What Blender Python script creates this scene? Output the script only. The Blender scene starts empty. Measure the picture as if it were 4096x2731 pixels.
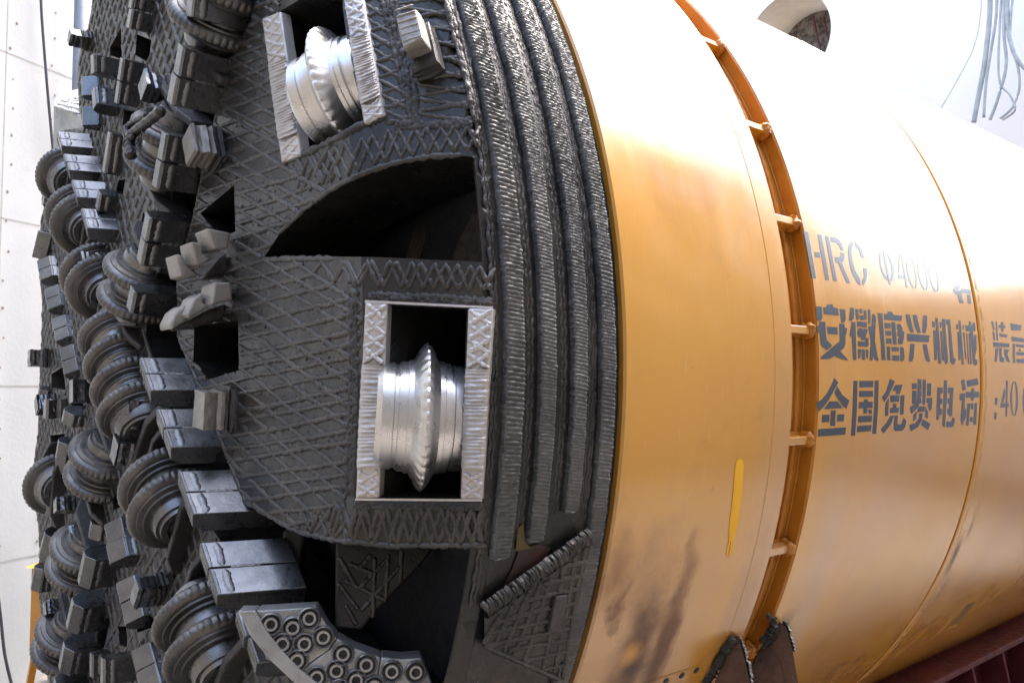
import bpy, bmesh, math, random
from mathutils import Vector, Matrix
from mathutils.geometry import delaunay_2d_cdt
random.seed(11)
SC = bpy.context.scene
COL = SC.collection
R_ = math.radians

# ------------------------------------------------------------------ camera
YAW, PITCH, LENS = R_(40.3428), R_(3.0996), 29.7535
CAM = Vector((0.0, -3.4492, -0.0833))
FWD = Vector((math.sin(YAW)*math.cos(PITCH), math.cos(YAW)*math.cos(PITCH), math.sin(PITCH)))
RIGHT = Vector((math.cos(YAW), -math.sin(YAW), 0.0))
UP = RIGHT.cross(FWD)
cd = bpy.data.cameras.new('camera')
cd.lens = LENS; cd.sensor_width = 36.0; cd.sensor_fit = 'HORIZONTAL'
cd.clip_start = 0.05; cd.clip_end = 500
cam = bpy.data.objects.new('camera', cd); COL.objects.link(cam)
cam.matrix_world = Matrix(((RIGHT.x, UP.x, -FWD.x, CAM.x), (RIGHT.y, UP.y, -FWD.y, CAM.y),
                           (RIGHT.z, UP.z, -FWD.z, CAM.z), (0, 0, 0, 1)))
SC.camera = cam

# ------------------------------------------------------------------ light
SUN_EL, SUN_AZ = R_(62), R_(80)      # azimuth: 0 = +Y, clockwise towards +X
w = bpy.data.worlds.new('World'); SC.world = w; w.use_nodes = True
nt = w.node_tree
bg = nt.nodes['Background']
sky = nt.nodes.new('ShaderNodeTexSky'); sky.sky_type = 'NISHITA'; sky.sun_disc = False
sky.sun_elevation = SUN_EL; sky.sun_rotation = SUN_AZ
sky.air_density = 1.3; sky.dust_density = 5.5; sky.ozone_density = 1.0
nt.links.new(sky.outputs['Color'], bg.inputs['Color'])
bg.inputs['Strength'].default_value = 0.15
sl = bpy.data.lights.new('sun', 'SUN'); sl.energy = .9; sl.angle = R_(14); sl.color = (1.0, .95, .88)
so = bpy.data.objects.new('sun', sl); COL.objects.link(so)
sdir = Vector((math.sin(SUN_AZ)*math.cos(SUN_EL), math.cos(SUN_AZ)*math.cos(SUN_EL), math.sin(SUN_EL)))
so.rotation_euler = (-sdir).to_track_quat('-Z', 'Y').to_euler(); so.location = (0, 0, 15)
SC.view_settings.view_transform = 'Standard'; SC.view_settings.look = 'None'
SC.view_settings.gamma = 1.0; SC.view_settings.use_curve_mapping = False
SC.view_settings.exposure = 2.74
SC.render.engine = 'CYCLES'
SC.cycles.sample_clamp_indirect = 3.0; SC.cycles.blur_glossy = 1.0; SC.cycles.caustics_reflective = False

# ------------------------------------------------------------------ pixel -> ray -> real surface
def ray(px, py):
    u = (px-2048)/4096.0; v = -(py-1365.5)/4096.0
    return (FWD*(LENS/36.0) + RIGHT*u + UP*v).normalized()
def K(ox, oy, s):
    def f(*pts): return [(ox+s*a, oy+s*b) for a, b in pts]
    return f
K1 = K(200, 0, .3406); K2 = K(100, 400, .3406); K3 = K(100, 900, .3406)
K4 = K(100, 1400, .3406); K5 = K(50, 1850, .3406); K6 = K(100, 2197, .3406)
G = K(0, 0, 1.7415)                       # whole-picture grid
C6 = K(800, 1820, .581); C3 = K(0, 1820, .5812); C5 = K(2800, 910, .5803)
C9 = K(1800, 1820, .581); C4 = K(800, 0, .5805); CB = K(2800, 1820, .581)

PROF = [(.945, 0.0), (.965, 1.80), (1.13, 2.05), (1.52, 2.05)]
def prof_off(off):
    segn = []
    for (x0, r0), (x1, r1) in zip(PROF, PROF[1:]):
        dx, dr = x1-x0, r1-r0; L = math.hypot(dx, dr); segn.append((-dr/L, dx/L))
    out = []
    for i, (x, r) in enumerate(PROF):
        ns = segn[max(0, i-1):i+1] if i else [segn[0]]
        nx = sum(n[0] for n in ns)/len(ns); nr = sum(n[1] for n in ns)/len(ns); L = math.hypot(nx, nr)
        k = off/L if len(ns) == 1 else off/max(.3, L*L)*L
        out.append((x+nx/L*k, r+(nr/L*k if i else 0)))
    return out
SL = [0]
for (x0, r0), (x1, r1) in zip(PROF, PROF[1:]): SL.append(SL[-1]+math.hypot(x1-x0, r1-r0))
def surf(px, py, off=0.0):
    """first hit of the picture ray with the cutterhead's outer surface (raised by off) -> point, s, theta"""
    d = ray(px, py); o = CAM; best = None; P = prof_off(off)
    for i in range(3):
        (x0, r0), (x1, r1) = P[i], P[i+1]
        if abs(x1-x0) < 1e-6: x1 += 1e-6
        m = (r1-r0)/(x1-x0)
        # r = r0 + m (x-x0)
        a0 = r0+m*(o.x-x0); a1 = m*d.x
        A = d.y*d.y+d.z*d.z-a1*a1; B = 2*(o.y*d.y+o.z*d.z-a0*a1); Cc = o.y*o.y+o.z*o.z-a0*a0
        D = B*B-4*A*Cc
        if D < 0 or abs(A) < 1e-12: continue
        for sg in (-1, 1):
            t = (-B+sg*math.sqrt(D))/(2*A)
            if t < .2: continue
            q = o+d*t
            u = (q.x-x0)/(x1-x0)
            if i == 2 and u > 1: continue
            if -1e-4 <= u <= 1+1e-4 and (best is None or t < best[0]):
                best = (t, q, SL[i]+u*(SL[i+1]-SL[i]))
    if best is None:
        t = (P[1][0]-o.x)/d.x; q = o+d*t; best = (t, q, math.hypot(q.y, q.z))
    _, q, s = best
    return q, s, math.atan2(q.z, -q.y)
def at_s(s):
    for i in range(3):
        if s <= SL[i+1] or i == 2:
            u = (s-SL[i])/(SL[i+1]-SL[i]); (x0, r0), (x1, r1) = PROF[i], PROF[i+1]
            return x0+u*(x1-x0), r0+u*(r1-r0), i
NRM = []
for (x0, r0), (x1, r1) in zip(PROF, PROF[1:]):
    L = math.hypot(x1-x0, r1-r0); NRM.append((-(r1-r0)/L, (x1-x0)/L))
def st(s, th, off=0.0):
    x, r, i = at_s(s); nx, nr = NRM[i]
    x += nx*off; r += nr*off
    return Vector((x, -r*math.cos(th), r*math.sin(th)))
def nrm(s, th):
    nx, nr = NRM[at_s(s)[2]]
    return Vector((nx, -nr*math.cos(th), nr*math.sin(th)))
def dom(s, th): return Vector((s*math.cos(th), s*math.sin(th)))
def cyl(px, py, r):
    d = ray(px, py); A = d.y*d.y+d.z*d.z; B = 2*(CAM.y*d.y+CAM.z*d.z); Cc = CAM.y**2+CAM.z**2-r*r
    D = max(0, B*B-4*A*Cc); t = (-B-math.sqrt(D))/(2*A); return CAM+d*t
def plane(px, py, p0, n):
    d = ray(px, py); return CAM+d*((p0-CAM).dot(n)/d.dot(n))
def xplane(px, py, x):
    d = ray(px, py); return CAM+d*((x-CAM.x)/d.x)
def at_depth(px, py, t): return CAM+ray(px, py)*t
def proj(p):
    v = p-CAM; z = v.dot(FWD)
    return 2048+v.dot(RIGHT)/z*LENS/36*4096, 1365.5-v.dot(UP)/z*LENS/36*4096

# ------------------------------------------------------------------ objects
def thing(name, label, cat, loc=(0, 0, 0), group=None):
    o = bpy.data.objects.new(name, None); COL.objects.link(o); o.location = loc
    o.empty_display_size = .2; o['label'] = label; o['category'] = cat
    if group: o['group'] = group
    return o
def tag(o, label, cat, group=None):
    o['label'] = label; o['category'] = cat
    if group: o['group'] = group
    return o
def adopt(o, parent):
    if parent:
        bpy.context.view_layer.update()
        o.parent = parent; o.matrix_parent_inverse = parent.matrix_world.inverted()
class MB:
    def __init__(s): s.v = []; s.f = []
    def add(s, vs, fs):
        b = len(s.v); s.v += [tuple(p) for p in vs]; s.f += [[b+i for i in f] for f in fs]
    def loft(s, rings, closed=True, cap=True):
        b = len(s.v); n = len(rings[0])
        for r in rings: s.v += [tuple(p) for p in r]
        for i in range(len(rings)-1):
            for j in range(n if closed else n-1):
                k = (j+1) % n
                s.f.append([b+i*n+j, b+i*n+k, b+(i+1)*n+k, b+(i+1)*n+j])
        if cap and closed:
            s.f.append([b+j for j in range(n)][::-1]); m = b+(len(rings)-1)*n
            s.f.append([m+j for j in range(n)])
    def box(s, c, ax, ay, az):
        c = Vector(c); q = []
        for i in (-1, 1):
            for j in (-1, 1):
                for k in (-1, 1): q.append(c+ax*i+ay*j+az*k)
        s.add(q, [(0, 1, 3, 2), (4, 6, 7, 5), (0, 4, 5, 1), (2, 3, 7, 6), (0, 2, 6, 4), (1, 5, 7, 3)])
    def prism(s, poly, ext):
        n = len(poly); ext = Vector(ext)
        s.add(list(poly)+[Vector(p)+ext for p in poly],
              [list(range(n)), list(range(2*n-1, n-1, -1))]+[[i, i+n, (i+1) % n+n, (i+1) % n] for i in range(n)])
    def tube(s, pts, r, n=6):
        rings = []; 
        for i, p in enumerate(pts):
            a = Vector(pts[max(0, i-1)]); c = Vector(pts[min(len(pts)-1, i+1)]); d = (c-a).normalized()
            e = d.orthogonal().normalized() if abs(d.z) > .95 else d.cross(Vector((0, 0, 1))).normalized()
            f = d.cross(e); rr = r(i) if callable(r) else r
            rings.append([Vector(p)+e*(rr*math.cos(k*2*math.pi/n))+f*(rr*math.sin(k*2*math.pi/n)) for k in range(n)])
        s.loft(rings)
    def bead(s, pts, nms, r, jit=.25, flat=.9):
        """weld bead: rippled half tube lying on a surface"""
        rings = []; n = len(pts)
        for i in range(n):
            d = (pts[min(n-1, i+1)]-pts[max(0, i-1)]); 
            if d.length < 1e-9: continue
            d.normalize(); e = d.cross(nms[i]).normalized()
            rr = r*(1+jit*(random.random()-.5)*2)*(.55 if i in (0, n-1) else 1)
            q = pts[i]+e*r*.25*(random.random()-.5)
            rings.append([q+e*(rr*math.cos(a))+nms[i]*(rr*flat*math.sin(a)-.2*r) for a in (0, .7, 1.57, 2.44, 3.14)])
        if len(rings) > 1: s.loft(rings, closed=False, cap=False)
    def build(s, name, m, parent=None, smooth=False, bevel=0.0, fix=True, seg=2):
        me = bpy.data.meshes.new(name); me.from_pydata(s.v, [], s.f); me.materials.append(m)
        if fix:
            bm = bmesh.new(); bm.from_mesh(me); bmesh.ops.recalc_face_normals(bm, faces=bm.faces); bm.to_mesh(me); bm.free()
        if smooth: me.polygons.foreach_set('use_smooth', [True]*len(me.polygons))
        me.update()
        o = bpy.data.objects.new(name, me); COL.objects.link(o)
        if bevel:
            b = o.modifiers.new('bevel', 'BEVEL'); b.width = bevel; b.segments = seg; b.limit_method = 'ANGLE'; b.angle_limit = R_(35)
        adopt(o, parent); return o
def inside(p, poly):
    c = False; n = len(poly); j = n-1
    for i in range(n):
        xi, yi = poly[i][0], poly[i][1]; xj, yj = poly[j][0], poly[j][1]
        if (yi > p[1]) != (yj > p[1]) and p[0] < (xj-xi)*(p[1]-yi)/(yj-yi+1e-15)+xi: c = not c
        j = i
    return c
def dens(poly, step, close=True):
    out = []; n = len(poly)
    for i in range(n if close else n-1):
        a, b = poly[i], poly[(i+1) % n]; L = math.hypot(b[0]-a[0], b[1]-a[1]); k = max(1, int(L/step))
        out += [(a[0]+(b[0]-a[0])*t/k, a[1]+(b[1]-a[1])*t/k) for t in range(k)]
    if not close: out.append(poly[-1])
    return out
def region(outer, holes, step, extra=()):
    """triangulated flat region with holes; returns 2D verts and triangles"""
    vs = []; es = []
    for lp in [outer]+list(holes)+list(extra):
        b = len(vs); n = len(lp); vs += [Vector((p[0], p[1])) for p in lp]; es += [(b+i, b+(i+1) % n) for i in range(n)]
    xs = [p[0] for p in outer]; ys = [p[1] for p in outer]
    x = min(xs)+step/2
    row = 0
    while x < max(xs):
        y = min(ys)+step/2+(row % 2)*step/2
        while y < max(ys):
            if inside((x, y), outer): vs.append(Vector((x, y)))
            y += step
        x += step*.87; row += 1
    r = delaunay_2d_cdt(vs, es, [], 0, 1e-6)
    V, F = r[0], r[2]; fs = []
    for f in F:
        c = sum((V[i] for i in f), Vector((0, 0)))/len(f)
        if inside(c, outer) and not any(inside(c, h) for h in holes): fs.append(list(f))
    used = sorted({i for f in fs for i in f}); mp = {k: i for i, k in enumerate(used)}
    return [V[i] for i in used], [[mp[i] for i in f] for f in fs]

# ------------------------------------------------------------------ materials
class NT:
    def __init__(s, name):
        s.m = bpy.data.materials.new(name); s.m.use_nodes = True; s.t = s.m.node_tree; s.b = s.t.nodes['Principled BSDF']
        s.co = s.t.nodes.new('ShaderNodeTexCoord').outputs['Object']
    def n(s, ty, ins={}, **kw):
        x = s.t.nodes.new(ty)
        for k, v in kw.items(): setattr(x, k, v)
        for k, v in ins.items():
            if hasattr(v, 'is_output'): s.t.links.new(v, x.inputs[k])
            else: x.inputs[k].default_value = v
        return x
    def noise(s, scale, detail=4, rough=.55, vec=None, dist=0.0):
        return s.n('ShaderNodeTexNoise', {'Vector': vec or s.co, 'Scale': scale, 'Detail': detail, 'Roughness': rough, 'Distortion': dist}).outputs['Fac']
    def ramp(s, fac, a, b, lo=0.0, hi=1.0):
        x = s.n('ShaderNodeMapRange', {'Value': fac, 'From Min': a, 'From Max': b, 'To Min': lo, 'To Max': hi}); x.interpolation_type = 'SMOOTHSTEP'
        return x.outputs['Result']
    def math(s, op, a, b=0.0):
        return s.n('ShaderNodeMath', {0: a, 1: b}, operation=op).outputs[0]
    def mix(s, fac, a, b):
        x = s.n('ShaderNodeMix', {'Factor': fac}, data_type='RGBA')
        for k, v in ((6, a), (7, b)):
            if hasattr(v, 'is_output'): s.t.links.new(v, x.inputs[k])
            else: x.inputs[k].default_value = (*v, 1) if len(v) == 3 else v
        return x.outputs[2]
    def stretch(s, sx, sy, sz):
        return s.n('ShaderNodeMapping', {'Vector': s.co, 'Scale': (sx, sy, sz)}).outputs[0]
    def blob(s, p, rad, soft, nscale=3.0, namp=.25, sc=(1, 1, 1)):
        v = s.n('ShaderNodeVectorMath', {0: s.co, 1: tuple(p)}, operation='SUBTRACT').outputs[0]
        v = s.n('ShaderNodeVectorMath', {0: v, 1: sc}, operation='MULTIPLY').outputs[0]
        L = s.n('ShaderNodeVectorMath', {0: v}, operation='LENGTH').outputs['Value']
        L = s.math('ADD', L, s.math('MULTIPLY', s.math('SUBTRACT', s.noise(nscale, 6, .6), .5), namp*2))
        return s.ramp(L, rad+soft, rad-soft)
    def out(s, col=None, rough=None, metal=None, bump=None, bdist=.004, bstr=.6, spec=None, coat=None):
        def put(k, v):
            if v is None: return
            if hasattr(v, 'is_output'): s.t.links.new(v, s.b.inputs[k])
            else: s.b.inputs[k].default_value = (*v, 1) if k == 'Base Color' else v
        put('Base Color', col); put('Roughness', rough); put('Metallic', metal); put('Specular IOR Level', spec)
        if coat: put('Coat Weight', coat[0]); put('Coat Roughness', coat[1])
        if bump is not None:
            bp = s.n('ShaderNodeBump', {'Height': bump, 'Distance': bdist, 'Strength': bstr})
            s.t.links.new(bp.outputs[0], s.b.inputs['Normal'])
        return s.m
def steel(name, a, b, metal, r0, r1, bs=40, bd=.003, dust=None, dscale=5):
    m = NT(name); n1 = m.noise(6, 6, .6); n2 = m.noise(bs, 5, .6)
    c = m.mix(m.ramp(n1, .35, .68), a, b)
    if dust: c = m.mix(m.ramp(m.noise(dscale, 8, .7, dist=1.2), .52, .72, 0, .75), c, dust)
    if bd == 0: return m.out(c, m.ramp(n2, .3, .7, r0, r1), metal)
    return m.out(c, m.ramp(n2, .3, .7, r0, r1), metal, m.math('ADD', n2, m.math('MULTIPLY', m.noise(bs*5, 3), .35)), bd, .55)
M_PLATE = steel('black_painted_plate', (.014, .014, .015), (.028, .0265, .025), .3, .26, .45, 30, .004, (.062, .047, .034), 3.5)
M_GRID = steel('hardfacing_weld', (.050, .048, .048), (.085, .080, .076), .6, .27, .42, 90, .003, (.085, .072, .060))
M_BAND = steel('rim_weld', (.085, .087, .09), (.14, .14, .141), .5, .38, .55, 110, .003)
M_SCR = steel('scraper_steel', (.125, .131, .142), (.185, .188, .196), .88, .22, .34, 22, .0008)
M_BEAD = steel('scraper_bead', (.19, .19, .195), (.25, .25, .25), .8, .26, .4, 120, .003)
M_BIT = steel('bit_cap', (.24, .225, .205), (.34, .32, .295), .5, .38, .55, 70, .006, (.20, .17, .14), 7)
M_BASE = steel('bit_weld_base', (.035, .034, .036), (.075, .07, .07), .4, .35, .55, 80, .008)
M_DISC = steel('cutter_ring_steel', (.085, .083, .085), (.16, .152, .147), .7, .27, .42, 60, .004, (.085, .070, .058))
M_HUB = steel('cutter_hub_steel', (.15, .15, .157), (.22, .217, .217), .75, .22, .38, 30, 0, (.08, .066, .054))
M_SILV = steel('silver_hub', (.58, .575, .58), (.68, .67, .67), .9, .24, .36, 20, 0)
M_FRAME = steel('silver_frame', (.46, .44, .435), (.56, .54, .535), .45, .34, .5, 28, .006)
M_BOLT = steel('bolt_steel', (.30, .3, .305), (.42, .415, .41), .75, .26, .42, 60, .002)
M_LIP = steel('bucket_lip', (.30, .305, .31), (.44, .44, .445), .6, .28, .45, 18, .007, (.10, .085, .075), 12)
M_DARK = steel('chamber_shade', (.004, .006, .013), (.008, .010, .018), 0, .6, .8)  # near-black colour carries the shade inside the chamber
M_RUST = steel('rusty_plate', (.045, .020, .012), (.11, .050, .026), .1, .6, .85, 40, .004, (.035, .022, .018), 6)
M_CUT = steel('flame_cut_edge', (.22, .215, .21), (.33, .31, .30), .6, .35, .5, 130, .006)
M_BLACK = steel('burnt_weld', (.014, .014, .015), (.04, .038, .038), .5, .22, .4, 70, .009)
M_RED = steel('cradle_red', (.085, .012, .018), (.14, .022, .03), 0, .38, .6, 30, .002, (.11, .06, .06), 9)
def yellow(name, stains_sheens=None, text=False):
    m = NT(name)
    n1 = m.noise(1.3, 5, .6); n2 = m.noise(260, 2)
    c = m.mix(m.ramp(n1, .3, .7), (.58, .268, .022), (.64, .312, .038))
    # dusty, rubbed patches and fine vertical scratches
    dirt = m.ramp(m.noise(2.2, 8, .68, dist=.8), .54, .72, 0, .6)
    c = m.mix(dirt, c, (.42, .185, .03))
    run = m.ramp(m.noise(3.2, 7, .7, vec=m.stretch(3.5, .35, .35)), .58, .74, 0, .4)
    c = m.mix(run, c, (.46, .23, .07))
    c = m.mix(m.ramp(m.noise(42, 5, .7), .675, .73, 0, .5), c, (.20, .085, .03))
    scr = m.ramp(m.noise(9, 6, .7, vec=m.stretch(14, 1, 1)), .60, .70, 0, .6)
    c = m.mix(scr, c, (.68, .43, .17))
    ro = m.ramp(m.noise(7, 5), .3, .7, .17, .27)
    cw = None
    for (p, rad, soft, col, k, ns, na, sc) in (stains_sheens or []):
        f = m.math('MULTIPLY', m.blob(p, rad, soft, ns, na, sc), k)
        c = m.mix(f, c, col)
        if col[0] < .3:
            g = m.math('SUBTRACT', 1.0, f); cw = g if cw is None else m.math('MULTIPLY', cw, g)
    if cw is not None:
        ro = m.math('ADD', ro, m.math('MULTIPLY', m.math('SUBTRACT', 1.0, cw), .4))
        cw = m.math('MULTIPLY', cw, .55)
    return m.out(c, ro, 0, m.math('ADD', m.math('ADD', m.math('MULTIPLY', n2, .5), m.math('MULTIPLY', m.noise(2.8, 2), 20)), m.math('MULTIPLY', m.noise(1, 3, vec=m.stretch(40, 2, 2)), 1.5)), .0007, .35, spec=.9, coat=(cw if cw is not None else .55, .17))

# ------------------------------------------------------------------ the place
def concrete(name, a, b, stain, holes=None, L0=None, dirv=None):
    m = NT(name)
    c = m.mix(m.ramp(m.noise(.55, 6, .6), .3, .7), a, b)
    c = m.mix(m.ramp(m.noise(2.2, 8, .7, vec=m.stretch(1, 1, .12)), .52, .75, 0, .6), c, stain)
    c = m.mix(m.ramp(m.noise(1.1, 8, .75, dist=1), .60, .74, 0, .5), c, (.36, .27, .19))
    return m.out(c, .85, 0, m.noise(30, 6), .004, .4)
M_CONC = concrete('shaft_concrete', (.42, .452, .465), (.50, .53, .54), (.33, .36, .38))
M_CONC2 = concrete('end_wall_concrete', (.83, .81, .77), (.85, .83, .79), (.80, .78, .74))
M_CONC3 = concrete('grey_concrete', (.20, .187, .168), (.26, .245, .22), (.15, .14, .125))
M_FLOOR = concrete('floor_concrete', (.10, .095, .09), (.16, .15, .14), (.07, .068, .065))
M_TIE = steel('tie_hole', (.16, .13, .11), (.26, .22, .18), 0, .7, .9)
M_SEAM = steel('panel_seam', (.33, .335, .33), (.40, .40, .39), 0, .8, .9)
GZ = -2.75
WD = Vector((.88, .475, 0)).normalized()
W0 = at_depth(157, 1365, 9.0); W0.z = 0
WN = Vector((WD.y, -WD.x, 0))                     # towards the camera
XE = 13.0
t_end = (XE-W0.x)/WD.x
PA = W0-WD*6.0; PB = W0+WD*t_end
ground = MB(); ground.box((2, -1, GZ-.1), Vector((40, 0, 0)), Vector((0, 40, 0)), Vector((0, 0, .1)))
og = ground.build('ground', M_FLOOR); og['kind'] = 'structure'
TOP = 8.6
def wall(name, a, b, h, n, mat, label, thick=.4):
    m = MB(); m.prism([Vector((a.x, a.y, GZ)), Vector((b.x, b.y, GZ)), Vector((b.x, b.y, h)), Vector((a.x, a.y, h))], -n*thick)
    return tag(m.build(name, mat), label, 'wall')
lw = wall('shaft_wall', PA, PB, TOP, WN, M_CONC, 'pale concrete shaft wall with rows of formwork tie holes beside the cutterhead')
seam = MB()
for z in (-1.62, -.07, 1.42, 2.92, 4.4):
    a = PA+WN*.003; b = PB+WN*.003
    seam.add([(a.x, a.y, z-.006), (b.x, b.y, z-.006), (b.x, b.y, z+.006), (a.x, a.y, z+.006)], [(0, 1, 2, 3)])
for k in range(-4, 8):
    p = W0+WD*(k*2.44-.42)+WN*.003
    seam.add([p+WD*-.005+Vector((0, 0, GZ)), p+WD*.005+Vector((0, 0, GZ)), p+WD*.005+Vector((0, 0, TOP)), p+WD*-.005+Vector((0, 0, TOP))], [(0, 1, 2, 3)])
seam.build('formwork_seam', M_SEAM, lw)
ties = MB()
for k in range(-14, 10):
    for j in range(0, 36):
        p = W0+WD*(k*.42+.06*random.random()+.03)+WN*.004; z = GZ+.2+j*.262+.03*random.random()
        r = .008+.006*random.random()
        ties.add([p+WD*(r*math.cos(a))+Vector((0, 0, z+r*1.15*math.sin(a))) for a in [i*math.pi/4 for i in range(8)]], [range(8)])
ties.build('tie_hole', M_TIE, lw)['kind'] = 'stuff'

# end wall with the round opening of a tunnel
hc = xplane(3146, 165, XE); HR = .83
m = MB()
outer = [(PB.y, GZ), (-6.5, GZ), (-6.5, 2.4), (.4, 2.4), (.4, TOP+1.5), (PB.y, TOP+1.5)]
cir = [(hc.y+HR*math.cos(i*math.pi/32), hc.z+HR*math.sin(i*math.pi/32)) for i in range(64)]
V, F = region(dens(outer, 1.0), [cir], 1.2)
m.add([(XE, p[0], p[1]) for p in V], F)
ew = tag(m.build('end_wall', M_CONC2), 'white end wall of the shaft pierced by a round opening', 'wall')
M_RING = steel('opening_lining', (.70, .66, .58), (.76, .72, .64), 0, .7, .85, 8, .004)
M_RUB = NT('opening_rubble'); _n = M_RUB.noise(9, 8, .7)
M_RUB = M_RUB.out(M_RUB.mix(M_RUB.ramp(_n, .35, .65), (.05, .045, .045), (.26, .22, .19)), .9, 0, _n, .05, .8)
m = MB()
m.loft([[(XE+x, hc.y+r*math.cos(i*math.pi/32), hc.z+r*math.sin(i*math.pi/32)) for i in range(64)] for x, r in ((0, HR), (.55, HR*.98), (.55, HR*.94), (.95, HR*.94))], cap=False)
m.build('opening_lining', M_RING, ew, smooth=True)
m = MB(); m.add([(XE+.95, hc.y+HR*math.cos(i*math.pi/32), hc.z+HR*math.sin(i*math.pi/32)) for i in range(64)], [range(64)])
m.build('opening_rubble', M_RUB, ew)
m = MB()
for k in range(4): m.tube([Vector((XE+.8, hc.y-.2-.2*k, hc.z-.1)), Vector((XE+.9, hc.y+.0-.2*k, hc.z+.7-.1*k))], .015)
m.build('reinforcement_bar', M_RED, ew)
# the two shaft walls the photograph only shows as reflections
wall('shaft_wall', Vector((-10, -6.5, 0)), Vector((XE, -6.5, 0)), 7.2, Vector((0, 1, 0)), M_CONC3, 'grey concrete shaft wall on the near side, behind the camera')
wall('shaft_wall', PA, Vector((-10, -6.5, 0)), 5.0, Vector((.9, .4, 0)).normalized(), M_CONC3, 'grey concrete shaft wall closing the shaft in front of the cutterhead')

# pole and cable on the left wall, hanging cables on the right
M_POLE = steel('pole_paint', (.16, .19, .24), (.20, .23, .28), 0, .5, .6)
M_CABLE = steel('cable_sheath', (.03, .035, .05), (.05, .055, .07), 0, .45, .6)
def onwall(px, py, off=.1): return plane(px, py, W0+WN*off, WN)
a = onwall(320, 40, .2)
m = MB(); m.tube([Vector((a.x, a.y, GZ)), Vector((a.x, a.y, TOP-.5))], .052, 16)
tag(m.build('wall_pipe', M_POLE, smooth=True), 'slim grey pipe standing against the concrete wall by the head', 'pipe')
def curve(pts, k=8):
    P = [Vector(p) for p in pts]; out = []
    for i in range(len(P)-1):
        p0, p1, p2, p3 = P[max(0, i-1)], P[i], P[i+1], P[min(len(P)-1, i+2)]
        for j in range(k):
            t = j/k; out.append(.5*((2*p1)+(p2-p0)*t+(2*p0-5*p1+4*p2-p3)*t*t+(3*p1-p0-3*p2+p3)*t**3))
    return out+[P[-1]]
m = MB(); m.tube(curve([onwall(158, -250), onwall(164, 10), onwall(180, 240), onwall(196, 430), onwall(212, 610), onwall(222, 800)]), .012)
tag(m.build('thin_cable', M_CABLE), 'thin dark cable hanging down the upper left concrete wall', 'cable')
m = MB(); m.tube(curve([onwall(-8, 2380), onwall(4, 2480), onwall(20, 2620), onwall(52, 2760), onwall(80, 2900)]), .013)
tag(m.build('thin_cable', M_CABLE), 'thin black cable curving down the bottom left corner of the wall', 'cable')
M_CAB2 = steel('pale_cable', (.30, .34, .37), (.42, .46, .48), 0, .5, .6)
def xe(px, py, x=12.2): return xplane(px, py, x)
hang = [([(3955, -120), (3960, 40), (3940, 240), (3915, 380), (3895, 490)], .035, 'thickest grey cable of the hanging bundle'),
        ([(3990, -120), (3985, 60), (3965, 200), (3945, 330), (3935, 470)], .02, 'grey cable second from the left in the hanging bundle'),
        ([(4020, -100), (4015, 120), (4025, 260), (3990, 400), (3960, 480)], .022, 'grey cable curving left across the middle of the hanging bundle'),
        ([(4030, -100), (4030, 90), (4050, 190), (4080, 250), (4130, 300)], .03, 'dark cable swinging right out of the hanging bundle'),
        ([(4010, -100), (3995, 200), (4000, 330), (4040, 380), (4060, 440), (4010, 480)], .016, 'thin cable with a hooked end in the hanging bundle'),
        ([(4060, -100), (4040, 150), (4070, 260), (4078, 350), (4050, 430), (4000, 475)], .018, 'rightmost long grey cable of the hanging bundle'),
        ([(3925, -100), (3922, 60), (3895, 190), (3830, 320), (3765, 432)], .006, 'hair-thin wire swinging out left of the hanging bundle')]
for pts, r, lab in hang:
    m = MB(); m.tube(curve([xe(*p) for p in pts]), r, 8)
    tag(m.build('hanging_cable', M_CAB2, smooth=True), lab, 'cable', 'cables hanging on the right')

# yellow electric box on a stand, far left
M_BOXY = steel('box_yellow', (.48, .20, .02), (.54, .24, .03), 0, .4, .5, 20, .001)
M_BLUE = steel('socket_blue', (.02, .12, .40), (.03, .15, .45), 0, .35, .45)
bx = at_depth(175, 2450, 6.6); bw = .30; bd = Vector((WD.x, WD.y, 0)); bn = Vector((WN.x, WN.y, 0))
ztop = at_depth(120, 2277, 6.6).z; zbot = at_depth(120, 2632, 6.6).z
c0 = at_depth(186, 2450, 6.6); c0 = c0+bd*bw
tb = thing('electric_box', 'yellow gabled electric box on legs, half hidden at the lower left', 'electric box', (c0.x, c0.y, GZ))
m = MB(); m.box((c0.x, c0.y, (ztop+zbot)/2), bd*bw, bn*.15, Vector((0, 0, (ztop-zbot)/2))); m.build('cabinet', M_BOXY, tb, bevel=.008)
m = MB(); q = [Vector((c0.x, c0.y, ztop+.004))+bd*s*(bw+.02)+bn*.18 for s in (-1, 1)]; q.append(Vector((c0.x, c0.y, ztop+.06))+bn*.18)
m.prism(q, -bn*.36); m.build('roof', M_BOXY, tb)
for sx in (-1, 1):
    for sy in (-1, 1):
        p = Vector((c0.x, c0.y, zbot))+bd*sx*(bw-.03)+bn*sy*.12; g = Vector((p.x, p.y, GZ))+bd*sx*.18
        m = MB(); m.tube([p, g], .028, 4); m.build('leg', M_BOXY, tb)
m = MB(); p = Vector((c0.x, c0.y, at_depth(140, 2517, 6.5).z))+bd*(-.12)+bn*.15
m.tube([p, p+bn*.09], .04, 14); m.build('socket', M_BLUE, tb)

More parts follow.
